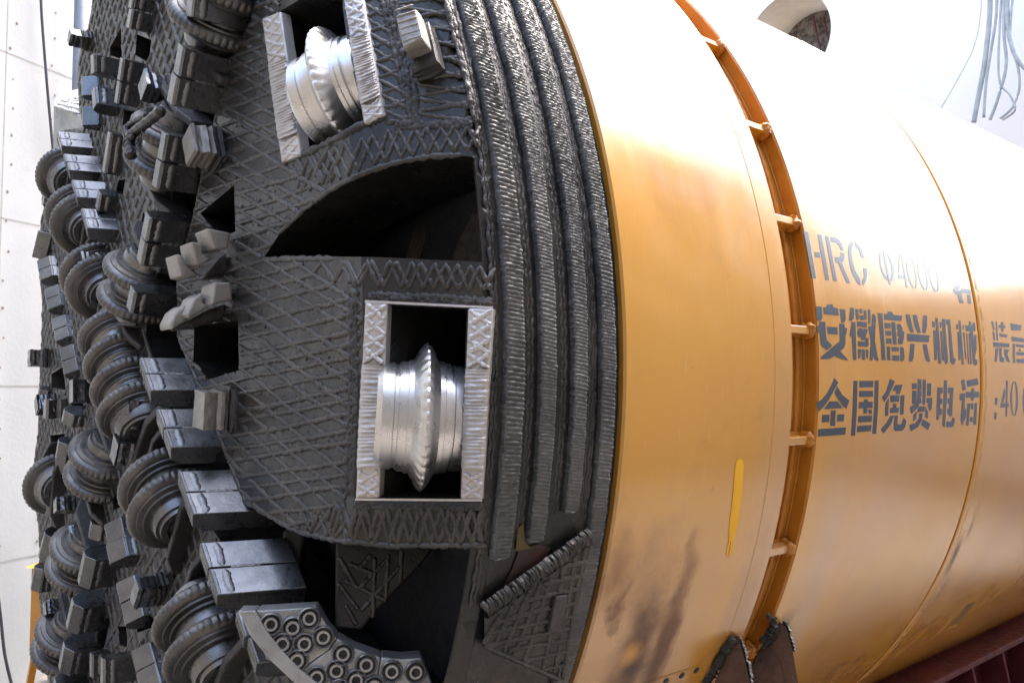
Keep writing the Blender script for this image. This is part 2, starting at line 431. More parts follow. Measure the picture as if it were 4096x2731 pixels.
# red launch cradle, lower right
def cradle():
    y0 = -1.5
    p = plane(3830, 2668, Vector((0, y0, 0)), Vector((0, 1, 0))); z = p.z
    t = thing('launch_cradle', 'dark red steel cradle beam under the yellow shield, lower right', 'cradle', (5, y0, GZ))
    L0, L1 = 2.6, 11.0
    def bar(nm, x0, x1, ya, yb, za, zb):
        m = MB(); m.box(((x0+x1)/2, (ya+yb)/2, (za+zb)/2), Vector(((x1-x0)/2, 0, 0)), Vector((0, (yb-ya)/2, 0)), Vector((0, 0, (zb-za)/2)))
        m.build(nm, M_RED, t, bevel=.004)
    bar('top_flange', L0, L1, y0-.02, y0+.26, z-.03, z)
    bar('web', L0, L1, y0+.11, y0+.13, z-.42, z-.031)
    bar('bottom_flange', L0, L1, y0-.10, y0+.30, z-.45, z-.421)
    x = L0+.2
    while x < L1:
        m = MB(); m.prism([Vector((x, y0+.109, z-.032)), Vector((x, y0-.01, z-.032)), Vector((x, y0-.08, z-.419)), Vector((x, y0+.109, z-.419))], Vector((.02, 0, 0)))
        m.build('stiffener', M_RED, t); x += .42
    x = L0+.4
    while x < L1:
        bar('cross_beam', x, x+.18, y0-.3, 1.6, GZ+.002, z-.452); x += 2.4
    bar('rail_plate', L0, L1, y0-.42, y0-.40, z-.60, z-.25)
cradle()
M_LITFLOOR = steel('lit_floor_pale', (.62, .66, .70), (.72, .75, .78), 0, .4, .6, 12, .004)  # pale colour of added slabs that stand for the lit floor behind
for po, lab in ((((1405, 1495), (1470, 1478), (1580, 1505), (1440, 1530)), 'small pale slab added as lit floor under the shield, nearest the lower edge'),
                (((1600, 1415), (1740, 1345), (1865, 1300), (1870, 1345), (1700, 1420)), 'long pale slab added as lit floor seen between shield and red cradle'),
                (((2055, 1195), (2150, 1150), (2200, 1160), (2090, 1225)), 'pale slab added as lit floor farthest back under the shield')):
    q = [plane(x, y, Vector((0, 0, GZ+.03)), Vector((0, 0, 1))) for x, y in CB(*po)]
    m = MB(); m.prism(q, Vector((0, 0, -.025))); tag(m.build('lit_floor_slab', M_LITFLOOR), lab, 'sheet', 'pale slabs added as floor light')

# ------------------------------------------------------------------ the yellow shield
XS = dict(f=1.55, r=2.305, r2=2.446, s=3.71)
sh = thing('tunnel_shield', 'yellow cylindrical tunnel shield stencilled with dark blue lettering', 'tunnel shield', (3, 0, GZ))
NS = 360
def rev(name, prof, mat, parent, smooth_ang=True, n=NS, t0=-math.pi, t1=math.pi):
    m = MB(); b = []
    full = abs(t1-t0-2*math.pi) < 1e-6
    k = n if full else n+1
    for i in range(len(prof)):
        x, r = prof[i]
        b.append([Vector((x, -r*math.cos(t0+(t1-t0)*j/n), r*math.sin(t0+(t1-t0)*j/n))) for j in range(k)])
    m.loft(b, closed=full, cap=False)
    o = m.build(name, mat, parent, smooth=True)
    mod = o.modifiers.new('edge', 'EDGE_SPLIT'); mod.split_angle = R_(28)
    return o
P = lambda gx, gy, r=2.05: cyl(gx*1.7415, gy*1.7415, r)
GREYP = (.54, .30, .13)
burn = (.035, .018, .014); brown = (.125, .038, .010)
st_front = [(P(1395, 1590), .30, .22, GREYP, .85, 3, .16, (1, 1, .8)), (P(1735, 1480), .26, .22, GREYP, .8, 3, .08, (2.2, 1, .55)),
            (P(1765, 1330), .3, .2, GREYP, .7, 3, .08, (3.0, 1, .45)), (P(1765, 1180), .25, .2, GREYP, .5, 3, .08, (3.0, 1, .5)),
            (P(1470, 1455), .11, .14, brown, .85, 6, .22, (1.6, 1, .62)), (P(1462, 1495), .07, .07, burn, .92, 8, .14, (1.8, 1, .62)),
            (P(1498, 1540), .07, .07, burn, .92, 8, .10, (1.7, 1, .65)), (P(1540, 1440), .10, .06, brown, .85, 7, .14, (2.4, 1, .42)), (P(1420, 1400), .05, .03, brown, .8, 9, .12, (1.6, 1, .6)), (P(1690, 1420), .16, .1, (.40, .19, .05), .7, 7, .2, (2.2, 1, .6)),
            (P(1415, 1330), .05, .07, brown, .7, 8, .10, (1.2, 1, .7)), (P(1448, 1502), .03, .025, (.62, .30, .06), .95, 9, .02, (.9, 1, 1)),
            (P(1490, 1290), .05, .06, (.40, .20, .05), .6, 8, .10, (1.5, 1, .6))]
st_mid_sheen = [(P(1880, 1280), .22, .2, GREYP, .75, 3, .10, (2.6, 1, .5)), (P(1850, 1400), .2, .16, (.52, .31, .16), .6, 3, .08, (2.6, 1, .6)),
          (P(2050, 1060), .25, .25, (.58, .34, .17), .6, 2, .15, (.8, 1, 1.4)), (P(2000, 1210), .2, .2, (.56, .30, .17), .6, 2, .15, (.9, 1, 1.6)),  # soft pinkish reflections painted into the shield colour
          (P(1800, 1440), .04, .05, burn, .9, 8, .06, (1.4, 1, .8)), (P(2105, 1470), .2, .2, (.48, .21, .05), .5, 4, .2, (1, 1, 1)),
          (P(1920, 1500), .3, .25, (.46, .24, .09), .45, 3, .2, (1, 1, 1))]
st_tail = [(P(2190, 1280), .045, .06, (.03, .04, .055), .95, 9, .05, (2.2, 1, .55)), (P(2165, 1350), .03, .05, (.05, .055, .06), .9, 9, .06, (2.2, 1, .6)),
           (P(2230, 1210), .03, .05, (.22, .20, .17), .7, 9, .06, (2.5, 1, .45)), (P(2290, 1250), .2, .2, (.46, .21, .05), .5, 4, .22, (1, 1, 1)),
           (P(2300, 1400), .25, .25, (.42, .20, .06), .5, 4, .2, (1, 1, 1))]
M_Y1 = yellow('front_shield_paint', st_front); M_Y2 = yellow('middle_shield_paint', st_mid_sheen); M_Y3 = yellow('tail_shield_paint', st_tail)
M_YD = steel('joint_orange_paint', (.40, .145, .010), (.47, .19, .018), 0, .35, .5, 12, .002, (.30, .12, .03), 6)
rev('front_shield', [(1.552, 1.90), (1.552, 2.044), (1.558, 2.05), (2.20, 2.0500), (2.202, 2.0485), (2.206, 2.0485), (2.208, 2.05), (2.299, 2.05), (2.305, 2.044), (2.305, 1.96)], M_Y1, sh)
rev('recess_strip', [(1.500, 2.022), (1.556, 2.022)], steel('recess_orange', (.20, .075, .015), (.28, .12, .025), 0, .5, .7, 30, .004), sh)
m = MB()
for i in range(330):
    th = -1.5+3.0*i/330
    p = [Vector((1.506+.045*k/5, -2.026*math.cos(th+.012*k/5), 2.026*math.sin(th+.012*k/5))) for k in range(6)]
    m.bead(p, [Vector((0, -math.cos(th), math.sin(th)))]*6, .0045)
m.build('recess_weld', M_YD, sh, fix=False)
rev('joint_ring', [(2.30, 1.995), (2.405, 1.995), (2.405, 2.0), (2.446, 2.0), (2.446, 2.0435), (2.4525, 2.05)], M_YD, sh)
m = MB()
for i in range(2):
    x = 2.407 if i == 0 else 2.443; r = 2.0 if i == 0 else 2.003
    pts = [Vector((x, -r*math.cos(t), r*math.sin(t))) for t in [-1.3+2.7*j/420 for j in range(421)]]
    m.bead(pts, [Vector((-.5, -math.cos(t)*.86, math.sin(t)*.86)) for t in [-1.3+2.7*j/420 for j in range(421)]], .009 if i == 0 else .004)
m.build('joint_weld', M_YD, sh, smooth=True, fix=False)
for gy0, gx0 in ((-95, 1530), (105, 1655), (290, 1740), (505, 1808), (757, 1842), (1012, 1840), (1265, 1795), (1500, 1720)):
    p = cyl(gx0*1.7415, gy0*1.7415, 2.04); th = math.atan2(p.z, -p.y)
    er = Vector((0, -math.cos(th), math.sin(th))); et = Vector((0, math.sin(th), math.cos(th)))
    m = MB(); m.box(er*2.018+Vector((2.3715, 0, 0)), Vector((.0665, 0, 0)), er*.022, et*.013)
    rb = m.build('joint_rib', M_Y1, sh, bevel=.003)
    m = MB()
    for s in (-1, 1):
        q = [er*(1.999+.046*k/6)+et*s*.016+Vector((2.428, 0, 0)) for k in range(7)]
        m.bead(q, [et*s*.6+Vector((-.8, 0, 0))]*7, .012)
        q = [er*(2.003)+et*s*.015+Vector((2.31+.12*k/16, 0, 0)) for k in range(17)]
        m.bead(q, [(et*s+er).normalized()]*17, .007)
    q = [er*(2.041)+et*(-.02+.04*k/6)+Vector((2.428, 0, 0)) for k in range(7)]
    m.bead(q, [(er-Vector((.5, 0, 0))).normalized()]*7, .016, .35)
    m.build('rib_weld', M_YD, rb, smooth=True, fix=False)
rev('middle_shield', [(2.4525, 2.0502), (2.49, 2.0502), (3.696, 2.0502), (3.702, 2.046), (3.702, 2.0)], M_Y2, sh)
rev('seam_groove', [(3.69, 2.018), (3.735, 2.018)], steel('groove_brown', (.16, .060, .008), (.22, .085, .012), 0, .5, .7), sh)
rev('tail_shield', [(3.724, 2.0), (3.724, 2.046), (3.730, 2.0505), (9.5, 2.0505), (9.5, 1.9)], M_Y3, sh)
m = MB()
for x, r in ((3.752, .006), (3.764, .005)):
    T = [-1.2+2.6*j/420 for j in range(421)]
    m.bead([Vector((x+.003*math.sin(j*.7), -2.0505*math.cos(t), 2.0505*math.sin(t))) for j, t in enumerate(T)], [Vector((0, -math.cos(t), math.sin(t))) for t in T], r, .5, .35)
m.build('seam_weld', yellow('seam_weld_paint'), sh, smooth=True, fix=False)

# stencilled lettering, yellow paint dash
M_INK = NT('stencil_ink'); _f = M_INK.ramp(M_INK.noise(150, 4, .7), .70, .76)
M_INK = M_INK.out(M_INK.mix(_f, (.020, .038, .066), (.45, .26, .09)), .24, 0, spec=.9, coat=(.55, .17))
def decal(name, polys, r, mat, parent, step=.04):
    m = MB()
    for po in polys:
        q = [cyl(x, y, r) for x, y in dens(po, 14)]
        d = [(p.x, math.atan2(p.z, -p.y)*r) for p in q]
        V, F = region(d, [], step)
        W = [Vector((v[0], -r*math.cos(v[1]/r), r*math.sin(v[1]/r))) for v in V]
        F2 = []
        for f in F:
            nn = (W[f[1]]-W[f[0]]).cross(W[f[2]]-W[f[0]])
            if nn.length > 1e-8: F2.append(f if nn.dot(Vector((0, W[f[0]].y, W[f[0]].z))) > 0 else f[::-1])
        m.add(W, F2)
    o = m.build(name, mat, parent, smooth=False, fix=False)
    return o
X1 = K(3180, 900, .2041); X2 = K(3220, 1190, .1531); X3 = K(3560, 1200, .1703); X4 = K(3240, 1480, .1703); X5 = K(3560, 1480, .1703); X6 = K(3760, 1060, .408)
def zero(f, cx, cy, hw, hh, w, shear):
    out = []
    for a0, a1 in ((100, 260), (-80, 80)):
        o = []; i_ = []
        for k in range(15):
            a = R_(a0+(a1-a0)*k/14); y = hh*math.sin(a)
            o.append((cx+hw*math.cos(a)+shear*y, cy+y)); i_.append((cx+(hw-w)*math.cos(a)+shear*y*(hh-w)/hh, cy+(hh-w)*math.sin(a)))
        out.append(f(*(o+i_[::-1])))
    return out
TXT = []
TXT.append([X1((175,120),(260,140),(415,1045),(335,1035)), X1((445,185),(520,190),(672,1080),(600,1070)), X1((380,525),(485,540),(500,640),(400,625))])
TXT.append([X1((592,212),(665,220),(822,1100),(752,1090)), X1((700,232),(790,245),(860,290),(920,370),(957,495),(900,485),(870,400),(820,345),(770,330),(718,328)),
    X1((903,540),(970,548),(972,640),(950,700),(915,735),(1085,1138),(1015,1128),(845,735),(800,728),(782,628),(850,632),(890,610))])
TXT.append([X1((1115,310),(1150,390),(1115,440),(1110,540),(1130,720),(1180,890),(1280,1070),(1293,1180),(1230,1140),(1150,1010),(1090,850),(1060,680),(1045,520),(1055,400)),
    X1((1168,318),(1240,370),(1310,470),(1358,645),(1300,632),(1260,500),(1190,408)), X1((1340,845),(1410,850),(1418,960),(1400,1080),(1340,1185),(1315,1085),(1355,1010))])
TXT.append([X1((1715,510),(1690,620),(1700,780),(1740,920),(1805,1010),(1818,1092),(1740,1010),(1680,850),(1650,680),(1660,560)), X1((1718,480),(1755,540),(1885,1165),(1845,1160),(1750,700)),
    X1((1790,550),(1860,600),(1930,780),(1948,940),(1930,1060),(1885,1098),(1880,1030),(1905,930),(1890,800),(1850,680))])
TXT.append([X1((2075,560),(2110,570),(2215,1225),(2180,1220)), X1((2050,560),(2080,600),(2060,930),(2020,930)), X1((2020,965),(2135,982),(2145,1050),(2035,1040))])
for cx, cy in ((1462, 310), (1537, 322), (1612, 335)): TXT.append(zero(C5, cx, cy, 33, 112, 13, .17))
TXT.append([C5((1745,430),(1775,385),(1795,400),(1765,465)), C5((1772,440),(1797,430),(1815,520),(1790,520)), C5((1802,420),(1865,430),(1868,455),(1805,450)), C5((1840,462),(1865,462),(1870,525),(1850,525))])
TXT.append([X2((285,230),(440,235),(460,520),(420,610),(330,595),(300,520)), X2((475,260),(575,240),(575,180),(715,175),(750,255),(860,280),(885,470),(500,430)), X2((905,290),(1050,315),(1070,560),(1020,660),(950,650)),
    X2((375,625),(530,635),(565,1100),(715,1255),(580,1370),(440,1270),(410,1180),(385,940),(330,900),(320,740),(370,730)), X2((580,760),(850,775),(860,965),(595,945)),
    X2((893,680),(1030,690),(1045,790),(1105,800),(1075,985),(1058,985),(1060,1200),(1030,1300),(925,1400),(1142,1640),(1000,1620),(763,1526),(640,1600),(402,1605),(430,1540),(760,1260),(910,1130))])
TXT.append([X2((1185,260),(1275,265),(1290,420),(1270,560),(1225,605),(1150,600),(1160,500)), X2((1215,635),(1315,640),(1325,800),(1350,1632),(1260,1625),(1225,1015),(1175,1005),(1170,960)),
    X2((1315,300),(1390,305),(1412,575),(1345,570)), X2((1420,290),(1500,295),(1512,415),(1430,410)), X2((1425,450),(1530,465),(1538,585),(1438,575)), X2((1535,330),(1605,335),(1618,540),(1590,590),(1558,585)), X2((1645,310),(1712,320),(1712,680),(1660,690)),
    X2((1350,620),(1625,640),(1615,780),(1365,755)), X2((1390,795),(1510,805),(1500,890),(1530,810),(1645,825),(1585,1045),(1570,1110),(1455,1100),(1465,1040),(1395,1030),(1365,930)),
    X2((1380,1140),(1575,1150),(1585,1050),(1660,1055),(1672,1220),(1640,1285),(1390,1270)), X2((1380,1340),(1465,1345),(1455,1540),(1430,1600),(1395,1590)), X2((1480,1350),(1565,1350),(1570,1630),(1490,1620)), X2((1585,1350),(1655,1355),(1665,1450),(1640,1610),(1600,1540)),
    X2((1755,430),(1820,435),(1855,520),(1830,1120),(1905,1568),(1930,1650),(1840,1640),(1800,1520),(1760,1640),(1690,1640),(1720,1130),(1650,750),(1740,745))])
TXT.append([X2((1900,400),(2025,410),(2105,1568),(2110,1640),(2000,1630),(1985,1200)), X3((-144,325),(-50,320),(-50,270),(50,275),(80,345),(290,370),(270,490),(-130,460)), X2((2080,655),(2230,665),(2240,805),(2095,800)), X2((2100,860),(2250,865),(2255,998),(2112,990)), X2((2120,1060),(2262,1065),(2268,1205),(2125,1198)),
    X3((30,515),(125,520),(165,1048),(75,1040)), X3((160,560),(240,555),(290,640),(300,735),(340,740),(315,960),(310,1000),(285,1040),(195,1035),(185,900),(215,890),(215,850),(180,850),(175,720),(200,715),(200,690),(165,685)),
    X2((2140,1280),(2225,1280),(2240,1640),(2150,1630)), X3((38,1100),(210,1105),(212,1205),(45,1200)), X3((48,1290),(220,1300),(222,1430),(50,1420)), X3((240,1100),(300,1100),(330,1150),(342,1300),(335,1400),(310,1432),(250,1430))])
TXT.append([X3((370,335),(465,340),(565,755),(480,750),(400,530)), X3((535,345),(630,350),(725,770),(650,765),(580,600)), X3((780,360),(875,370),(868,620),(840,772),(760,768)), X3((395,785),(930,830),(910,990),(410,960)), X3((485,1020),(585,1030),(555,1360),(520,1440),(442,1435)), X3((770,1035),(865,1040),(945,1445),(865,1440),(835,1390))])
TXT.append([X3((985,495),(1050,500),(1060,640),(1000,635)), X3((1065,415),(1125,420),(1208,1495),(1140,1490)), X3((1020,705),(1075,710),(1108,1180),(1105,1390),(1080,1415),(1048,1405)), X3((1165,520),(1210,522),(1215,570),(1200,650),(1175,648)), X3((1185,725),(1225,730),(1285,1425),(1250,1420),(1222,1380)),
    X3((1222,440),(1290,445),(1365,1420),(1340,1500),(1295,1500)), X3((1305,450),(1415,460),(1495,1360),(1545,1370),(1525,1500),(1460,1508),(1420,1440),(1365,580),(1325,575))])
TXT.append([X3((1555,565),(1605,568),(1612,685),(1568,680)), X3((1615,480),(1662,485),(1740,1510),(1692,1515)), X3((1585,745),(1625,745),(1668,1200),(1660,1400),(1618,1415)), X3((1710,590),(1748,590),(1738,690),(1715,690)), X3((1720,755),(1752,760),(1798,1410),(1768,1380)), X3((1790,775),(1818,780),(1865,1500),(1835,1500),(1805,950)), X3((1845,780),(1880,782),(1925,1505),(1890,1505)),
    X3((1770,590),(1855,600),(1852,500),(1910,510),(1915,605),(1945,600),(1950,520),(2000,540),(2012,720),(1945,735),(1975,1000),(2010,1400),(2058,1400),(2040,1530),(1990,1530),(1955,1480),(1880,730),(1785,720)), X3((1975,815),(2032,820),(2035,1160),(2010,1280),(1988,1100))])
TXT.append([X4((575,180),(668,290),(440,700),(340,840),(215,965),(165,870),(165,745),(260,710),(400,540),(500,360)), X4((640,370),(760,580),(925,710),(855,915),(770,840),(640,640),(580,530)), X4((455,735),(650,730),(768,890),(335,912)), X4((495,945),(608,940),(588,1305),(475,1308)), X4((288,1045),(462,1045),(455,1215),(278,1225)), X4((645,1040),(805,1035),(798,1195),(638,1205)), X4((195,1385),(845,1340),(830,1510),(188,1555))])
TXT.append([X4((1025,248),(1120,248),(1105,850),(1062,1530),(965,1540),(1005,900)), X4((1525,245),(1617,240),(1600,900),(1555,1490),(1465,1495),(1510,900)), X4((1160,250),(1485,248),(1485,400),(1160,402)), X4((1158,485),(1480,485),(1480,625),(1155,630)),
    X4((1268,680),(1358,680),(1358,742),(1475,740),(1470,885),(1350,890),(1340,1015),(1255,1018),(1255,892),(1145,892),(1150,750),(1268,745)), X4((1370,925),(1450,918),(1465,1015),(1380,1025)), X4((1135,1080),(1460,1058),(1450,1210),(1128,1225)), X4((1115,1310),(1445,1285),(1432,1430),(1105,1455))])
TXT.append([X4((1880,200),(1998,265),(1850,590),(1745,755),(1690,630),(1790,500)), X4((2000,345),(2175,340),(2115,555),(2020,560),(2030,485),(1938,478)), X4((1885,585),(2105,590),(2095,735),(1892,750)), X4((2130,590),(2222,585),(2198,1042),(2118,1045)), X4((1850,650),(1855,760),(1838,1068),(1762,1075),(1775,770)),
    X4((1950,785),(2035,780),(2030,880),(2090,885),(2085,995),(1880,1005),(1885,890),(1945,880)), X4((1890,1070),(1978,1065),(1900,1270),(1725,1485),(1665,1385),(1800,1230)), X4((1985,1065),(2065,1060),(2055,1250),(2080,1280),(2150,1270),(2195,1115),(2265,1180),(2240,1330),(2170,1420),(2010,1430),(1965,1380))])
TXT.append([X5((515,310),(630,308),(630,440),(515,445)), X5((520,480),(625,478),(630,600),(625,640),(580,780),(520,800)), X5((655,205),(735,215),(745,440),(720,455),(725,490),(745,490),(740,600),(718,620),(720,650),(738,660),(735,770),(690,790),(650,880),(505,1028),(465,880),(560,810),(645,640)),
    X5((772,215),(848,220),(830,808),(765,808)), X5((870,310),(972,310),(965,600),(868,598),(870,490),(895,480),(870,440)), X5((865,650),(998,645),(985,900),(930,970),(880,820),(915,770),(862,765)), X5((680,850),(820,850),(810,970),(645,985),(655,900)),
    X5((835,850),(900,1000),(890,1140),(825,1095)), X5((630,965),(620,1140),(542,1205),(552,1040)), X5((690,1015),(775,1020),(745,1180),(660,1330),(490,1440),(455,1285),(600,1240),(680,1120)), X5((775,1150),(952,1260),(895,1410),(730,1275))])
TXT.append([X5((1115,405),(1240,405),(1238,545),(1185,550),(1180,660),(1232,665),(1228,790),(1180,795),(1175,900),(1222,905),(1215,1045),(1165,1050),(1150,1155),(1090,1155)), X5((1270,235),(1342,240),(1335,700),(1290,1340),(1255,1335),(1232,1270),(1250,900)),
    X5((1365,410),(1485,405),(1490,480),(1460,1080),(1392,1082),(1388,1038),(1345,1030),(1350,905),(1395,900),(1400,790),(1355,785),(1360,665),(1408,660),(1410,545),(1365,540)), X5((1470,1105),(1532,1145),(1500,1300),(1465,1330),(1322,1338),(1330,1210),(1430,1200),(1455,1165))])
TXT.append([X5((1672,250),(1748,205),(1782,440),(1708,490)), X5((1800,250),(2048,190),(2088,335),(1820,390)), X5((1910,430),(1972,428),(1970,500),(2095,510),(2092,640),(1970,645),(1965,715),(1905,715),(1905,645),(1785,645),(1788,510),(1910,510)),
    X5((1642,548),(1765,545),(1755,930),(1795,880),(1785,1100),(1690,1300),(1660,1160),(1695,720),(1638,700)), X5((1822,780),(1888,780),(1850,1298),(1792,1300)), X5((1905,775),(1965,775),(1958,915),(1898,915)), X5((1990,775),(2052,770),(2025,1285),(1960,1285)), X5((1890,1098),(1948,1095),(1940,1218),(1882,1215))])
TXT.append([X6((500,550),(520,550),(540,640),(522,640)), X6((545,555),(560,555),(570,735),(555,740)), X6((515,650),(535,655),(540,735),(525,740)), X6((575,585),(640,590),(640,620),(578,612)), X6((595,560),(620,560),(625,650),(600,650)), X6((580,670),(660,680),(660,710),(585,700)), X6((520,755),(680,770),(680,805),(522,800)), X6((545,815),(575,810),(555,950),(535,945)), X6((580,812),(605,812),(605,895),(630,910),(625,955),(585,945)), X6((630,820),(680,830),(660,870),(690,955),(655,945),(630,880))])
TXT.append([X6((690,570),(800,590),(790,640),(700,640)), X6((700,700),(830,720),(830,755),(705,745)), X6((712,770),(735,770),(738,960),(715,955)), X6((745,775),(840,785),(840,810),(745,800)), X6((770,822),(790,822),(795,845),(772,843)), X6((748,850),(840,855),(840,885),(750,880)), X6((750,920),(840,920),(840,962),(752,955))])
TXT.append([X6((540,1300),(565,1300),(562,1368),(540,1368)), X6((533,1445),(558,1448),(553,1510),(530,1510))])
TXT.append([X6((647,1130),(667,1135),(658,1485),(642,1485)), X6((632,1200),(640,1250),(622,1348),(598,1345)), X6((594,1352),(640,1352),(638,1392),(592,1398)), X6((662,1352),(676,1352),(673,1390),(661,1390))])
TXT.append(zero(X6, 727, 1308, 38, 174, 19, 0)); TXT.append(zero(X6, 848, 1328, 38, 176, 19, 0))
for ps in TXT: decal('stencil_letter', ps, 2.0509, M_INK, sh)
# ghost of an older painted sign high on the shield, nearly lost in the glare
M_GHOST = NT('faded_ink').out((.55, .265, .045), .24, 0, spec=.9, coat=(.55, .17))
decal('faded_letter', [C5((-100,0),(-99,0),(-99,1))] if False else [[(x*.5804+2800, y*.5804) for x, y in ((650,1075),(840,1115),(845,1170),(790,1165),(850,1410),(790,1400),(735,1160),(660,1135))]], 2.0509, M_GHOST, sh)
M_DASH = steel('bright_yellow_paint', (.88, .45, .003), (.92, .50, .005), 0, .45, .55, 90, .002)
decal('paint_mark', [CB((265,25),(295,30),(300,80),(285,300),(262,470),(240,570),(232,585),(228,640),(205,700),(196,700),(215,590),(210,590),(200,640),(188,690),(178,690),(200,580),(200,500),(225,300),(240,110),(250,45))], 2.0511, M_DASH, sh)
# small bolted hatch at the bottom of the front shield
hat = decal('hatch_plate', [[C9(p)[0] for p in ((1340,1566),(1735,1440),(1690,1640),(1300,1700))]], 2.0516, M_Y1, sh)
for p in ((1487,1550),(1595,1513),(1695,1477)):
    q = cyl(*C9(p)[0], 2.0519); nn = Vector((0, q.y, q.z)).normalized(); e = nn.cross(Vector((1, 0, 0)))
    m = MB(); m.tube([q-nn*.004, q+nn*.003], .010, 16); m.build('screw', M_BASE, hat)
# rectangular slot in the tail shield
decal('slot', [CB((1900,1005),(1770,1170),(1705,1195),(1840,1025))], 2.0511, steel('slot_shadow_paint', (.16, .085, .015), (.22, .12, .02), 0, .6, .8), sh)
decal('slot_lip', [CB((1768,1160),(1770,1172),(1705,1195),(1720,1180))], 2.0516, M_BOXY, sh)

# rusty welded brackets under the joint
def slab(poly, p0, n, thick, name, mat, parent, bevel=0.0):
    n = Vector(n).normalized(); p0 = Vector(p0)
    pts = [plane(x, y, p0, n) for x, y in poly]
    m = MB(); m.prism(pts, -n*thick); return m.build(name, mat, parent, bevel=bevel), pts, n
br = [([(1640, 1575), (1660, 1525), (1684, 1466), (1697, 1464), (1712, 1520), (1730, 1600), (1620, 1620)], 2.285, (1690, 1465)),
      ([(1726, 1620), (1728, 1530), (1742, 1498), (1765, 1476), (1790, 1476), (1812, 1540), (1826, 1620)], 2.36, (1765, 1476)),
      ([(1772, 1490), (1780, 1445), (1795, 1432), (1806, 1440), (1822, 1500), (1842, 1620), (1815, 1620), (1795, 1520)], 2.45, (1790, 1438))]
for poly, x, tip in br:
    p0 = cyl(tip[0]*1.7415, tip[1]*1.7415, 2.06)
    q, pts, n = slab(G(*poly), p0, (-.80, -.58, .12), .028, 'bracket_plate', M_RUST, sh)
    m = MB(); i0 = max(range(len(poly)), key=lambda i: -poly[i][1])
    ed = [p for p in pts[i0:i0+3]] if poly is not br[1][0] else pts[3:7]
    line = []
    for a, b in zip(ed, ed[1:]): line += [a+(b-a)*k/24-n*.014 for k in range(24)]
    m.bead(line, [(-n*.4+RIGHT).normalized()]*len(line), .016, .35); m.build('cut_edge', M_CUT, q, smooth=True, fix=False)
for pts, r in ((((1612, 1590), (1640, 1540), (1662, 1500), (1688, 1462)), .017), (((1752, 1492), (1765, 1470), (1782, 1440)), .014)):
    m = MB(); q = [cyl(x*1.7415, y*1.7415, 2.062) for x, y in dens(pts, 3, False)]
    m.bead(q, [Vector((-.3, p.y, p.z)).normalized() for p in q], r, .3, .8)
    if r > .015: m.build('burnt_bracket_weld', M_BLACK, sh, smooth=True, fix=False)
for k in range(26):
    p = cyl((1775+random.gauss(0, 9))*1.7415, (1450+random.gauss(0, 16))*1.7415, 2.06); nn = Vector((0, p.y, p.z)).normalized()
    e = nn.orthogonal().normalized()
    m.bead([p+e*(.02*j/4) for j in range(5)], [nn]*5, .012, .6, 1.1)
m.build('burnt_bracket_weld', M_BLACK, sh, smooth=True, fix=False)

# ------------------------------------------------------------------ the cutterhead
XF = .955
ch = thing('cutterhead', 'black steel cutterhead studded with disc cutters and scraper blocks', 'cutterhead', (1.2, 0, GZ))
EX = Vector((1, 0, 0))
def D(px_poly, step=18):
    out = []
    for x, y in dens(px_poly, step):
        q, s, th = surf(x, y); out.append(dom(min(s, 2.088), th))
    return out
RB = [(1040, -60), (1000, 92), (915, 235), (891, 293), (874, 392), (857, 477), (815, 638), (778, 839), (745, 960), (706, 1132), (710, 1353), (730, 1400), (778, 1516), (812, 1604), (871, 1742), (975, 2003), (1115, 2090)]
ARM_LOW = [(1190, 2130), (1340, 2168), (1567, 2190), (1960, 2188)]
slot = RB+ARM_LOW+[(1990, 2240), (1960, 2400), (1915, 2600), (1870, 2800), (1500, 2900), (1250, 2800), (1060, 2560), (985, 2400), (900, 2190), (830, 2085), (740, 1890), (660, 1810), (690, 1650), (620, 1560), (611, 1430), (584, 1340), (590, 1250), (631, 1090), (680, 860), (693, 768), (730, 640), (765, 460), (800, 330), (830, 200), (850, 90), (880, -60)]
scoop = G((606, 592), (640, 540), (700, 482), (760, 437), (830, 402), (900, 378), (980, 362), (1060, 358), (1108, 362), (1118, 480), (1125, 602), (1000, 597), (880, 591), (760, 589), (680, 591))
boxA = G((890, 700), (1073, 709), (1056, 1144), (870, 1142))
boxB = C4((550, 80), (700, -10), (980, -110), (985, 60), (1030, 400), (1090, 640), (1130, 860), (920, 960), (690, 1065), (640, 840), (570, 420))
holes_px = [slot, scoop, boxA, boxB, G((460, 490), (538, 425), (541, 532), (505, 545)), G((446, 748), (547, 735), (549, 850), (478, 872), (444, 830)),
    K1((835, 320), (845, 700), (705, 650), (705, 560)), K1((1020, 405), (1190, 470), (1160, 740), (1000, 650)), K2((1100, 940), (1180, 930), (1150, 1110), (1060, 1090)),
    K4((310, 280), (450, 190), (480, 470), (310, 440)), K4((550, 620), (730, 610), (720, 700), (545, 680)), K4((300, 1000), (470, 980), (470, 1090), (400, 1090), (310, 1310)),
    K5((1240, 250), (1300, 300), (1270, 520), (1180, 560), (1180, 450)), K6((1290, 790), (1440, 750), (1540, 830), (1530, 900), (1320, 975)), K5((1290, 1110), (1470, 1070), (1490, 1150), (1300, 1190)),
    K5((1880, 1100), (1930, 1130), (1935, 1300), (1900, 1370), (1860, 1280), (1860, 1150)), K2((1390, 1310), (1425, 1400), (1415, 1530), (1380, 1560), (1355, 1480)),
    K6((850, 980), (960, 800), (1000, 820), (930, 1150), (850, 1190)), K6((1090, 900), (1200, 900), (1200, 1150), (1110, 1120)), K5((520, 730), (600, 720), (590, 790), (470, 800)), K1((870, 1290), (1010, 1310), (990, 1400), (850, 1480))]
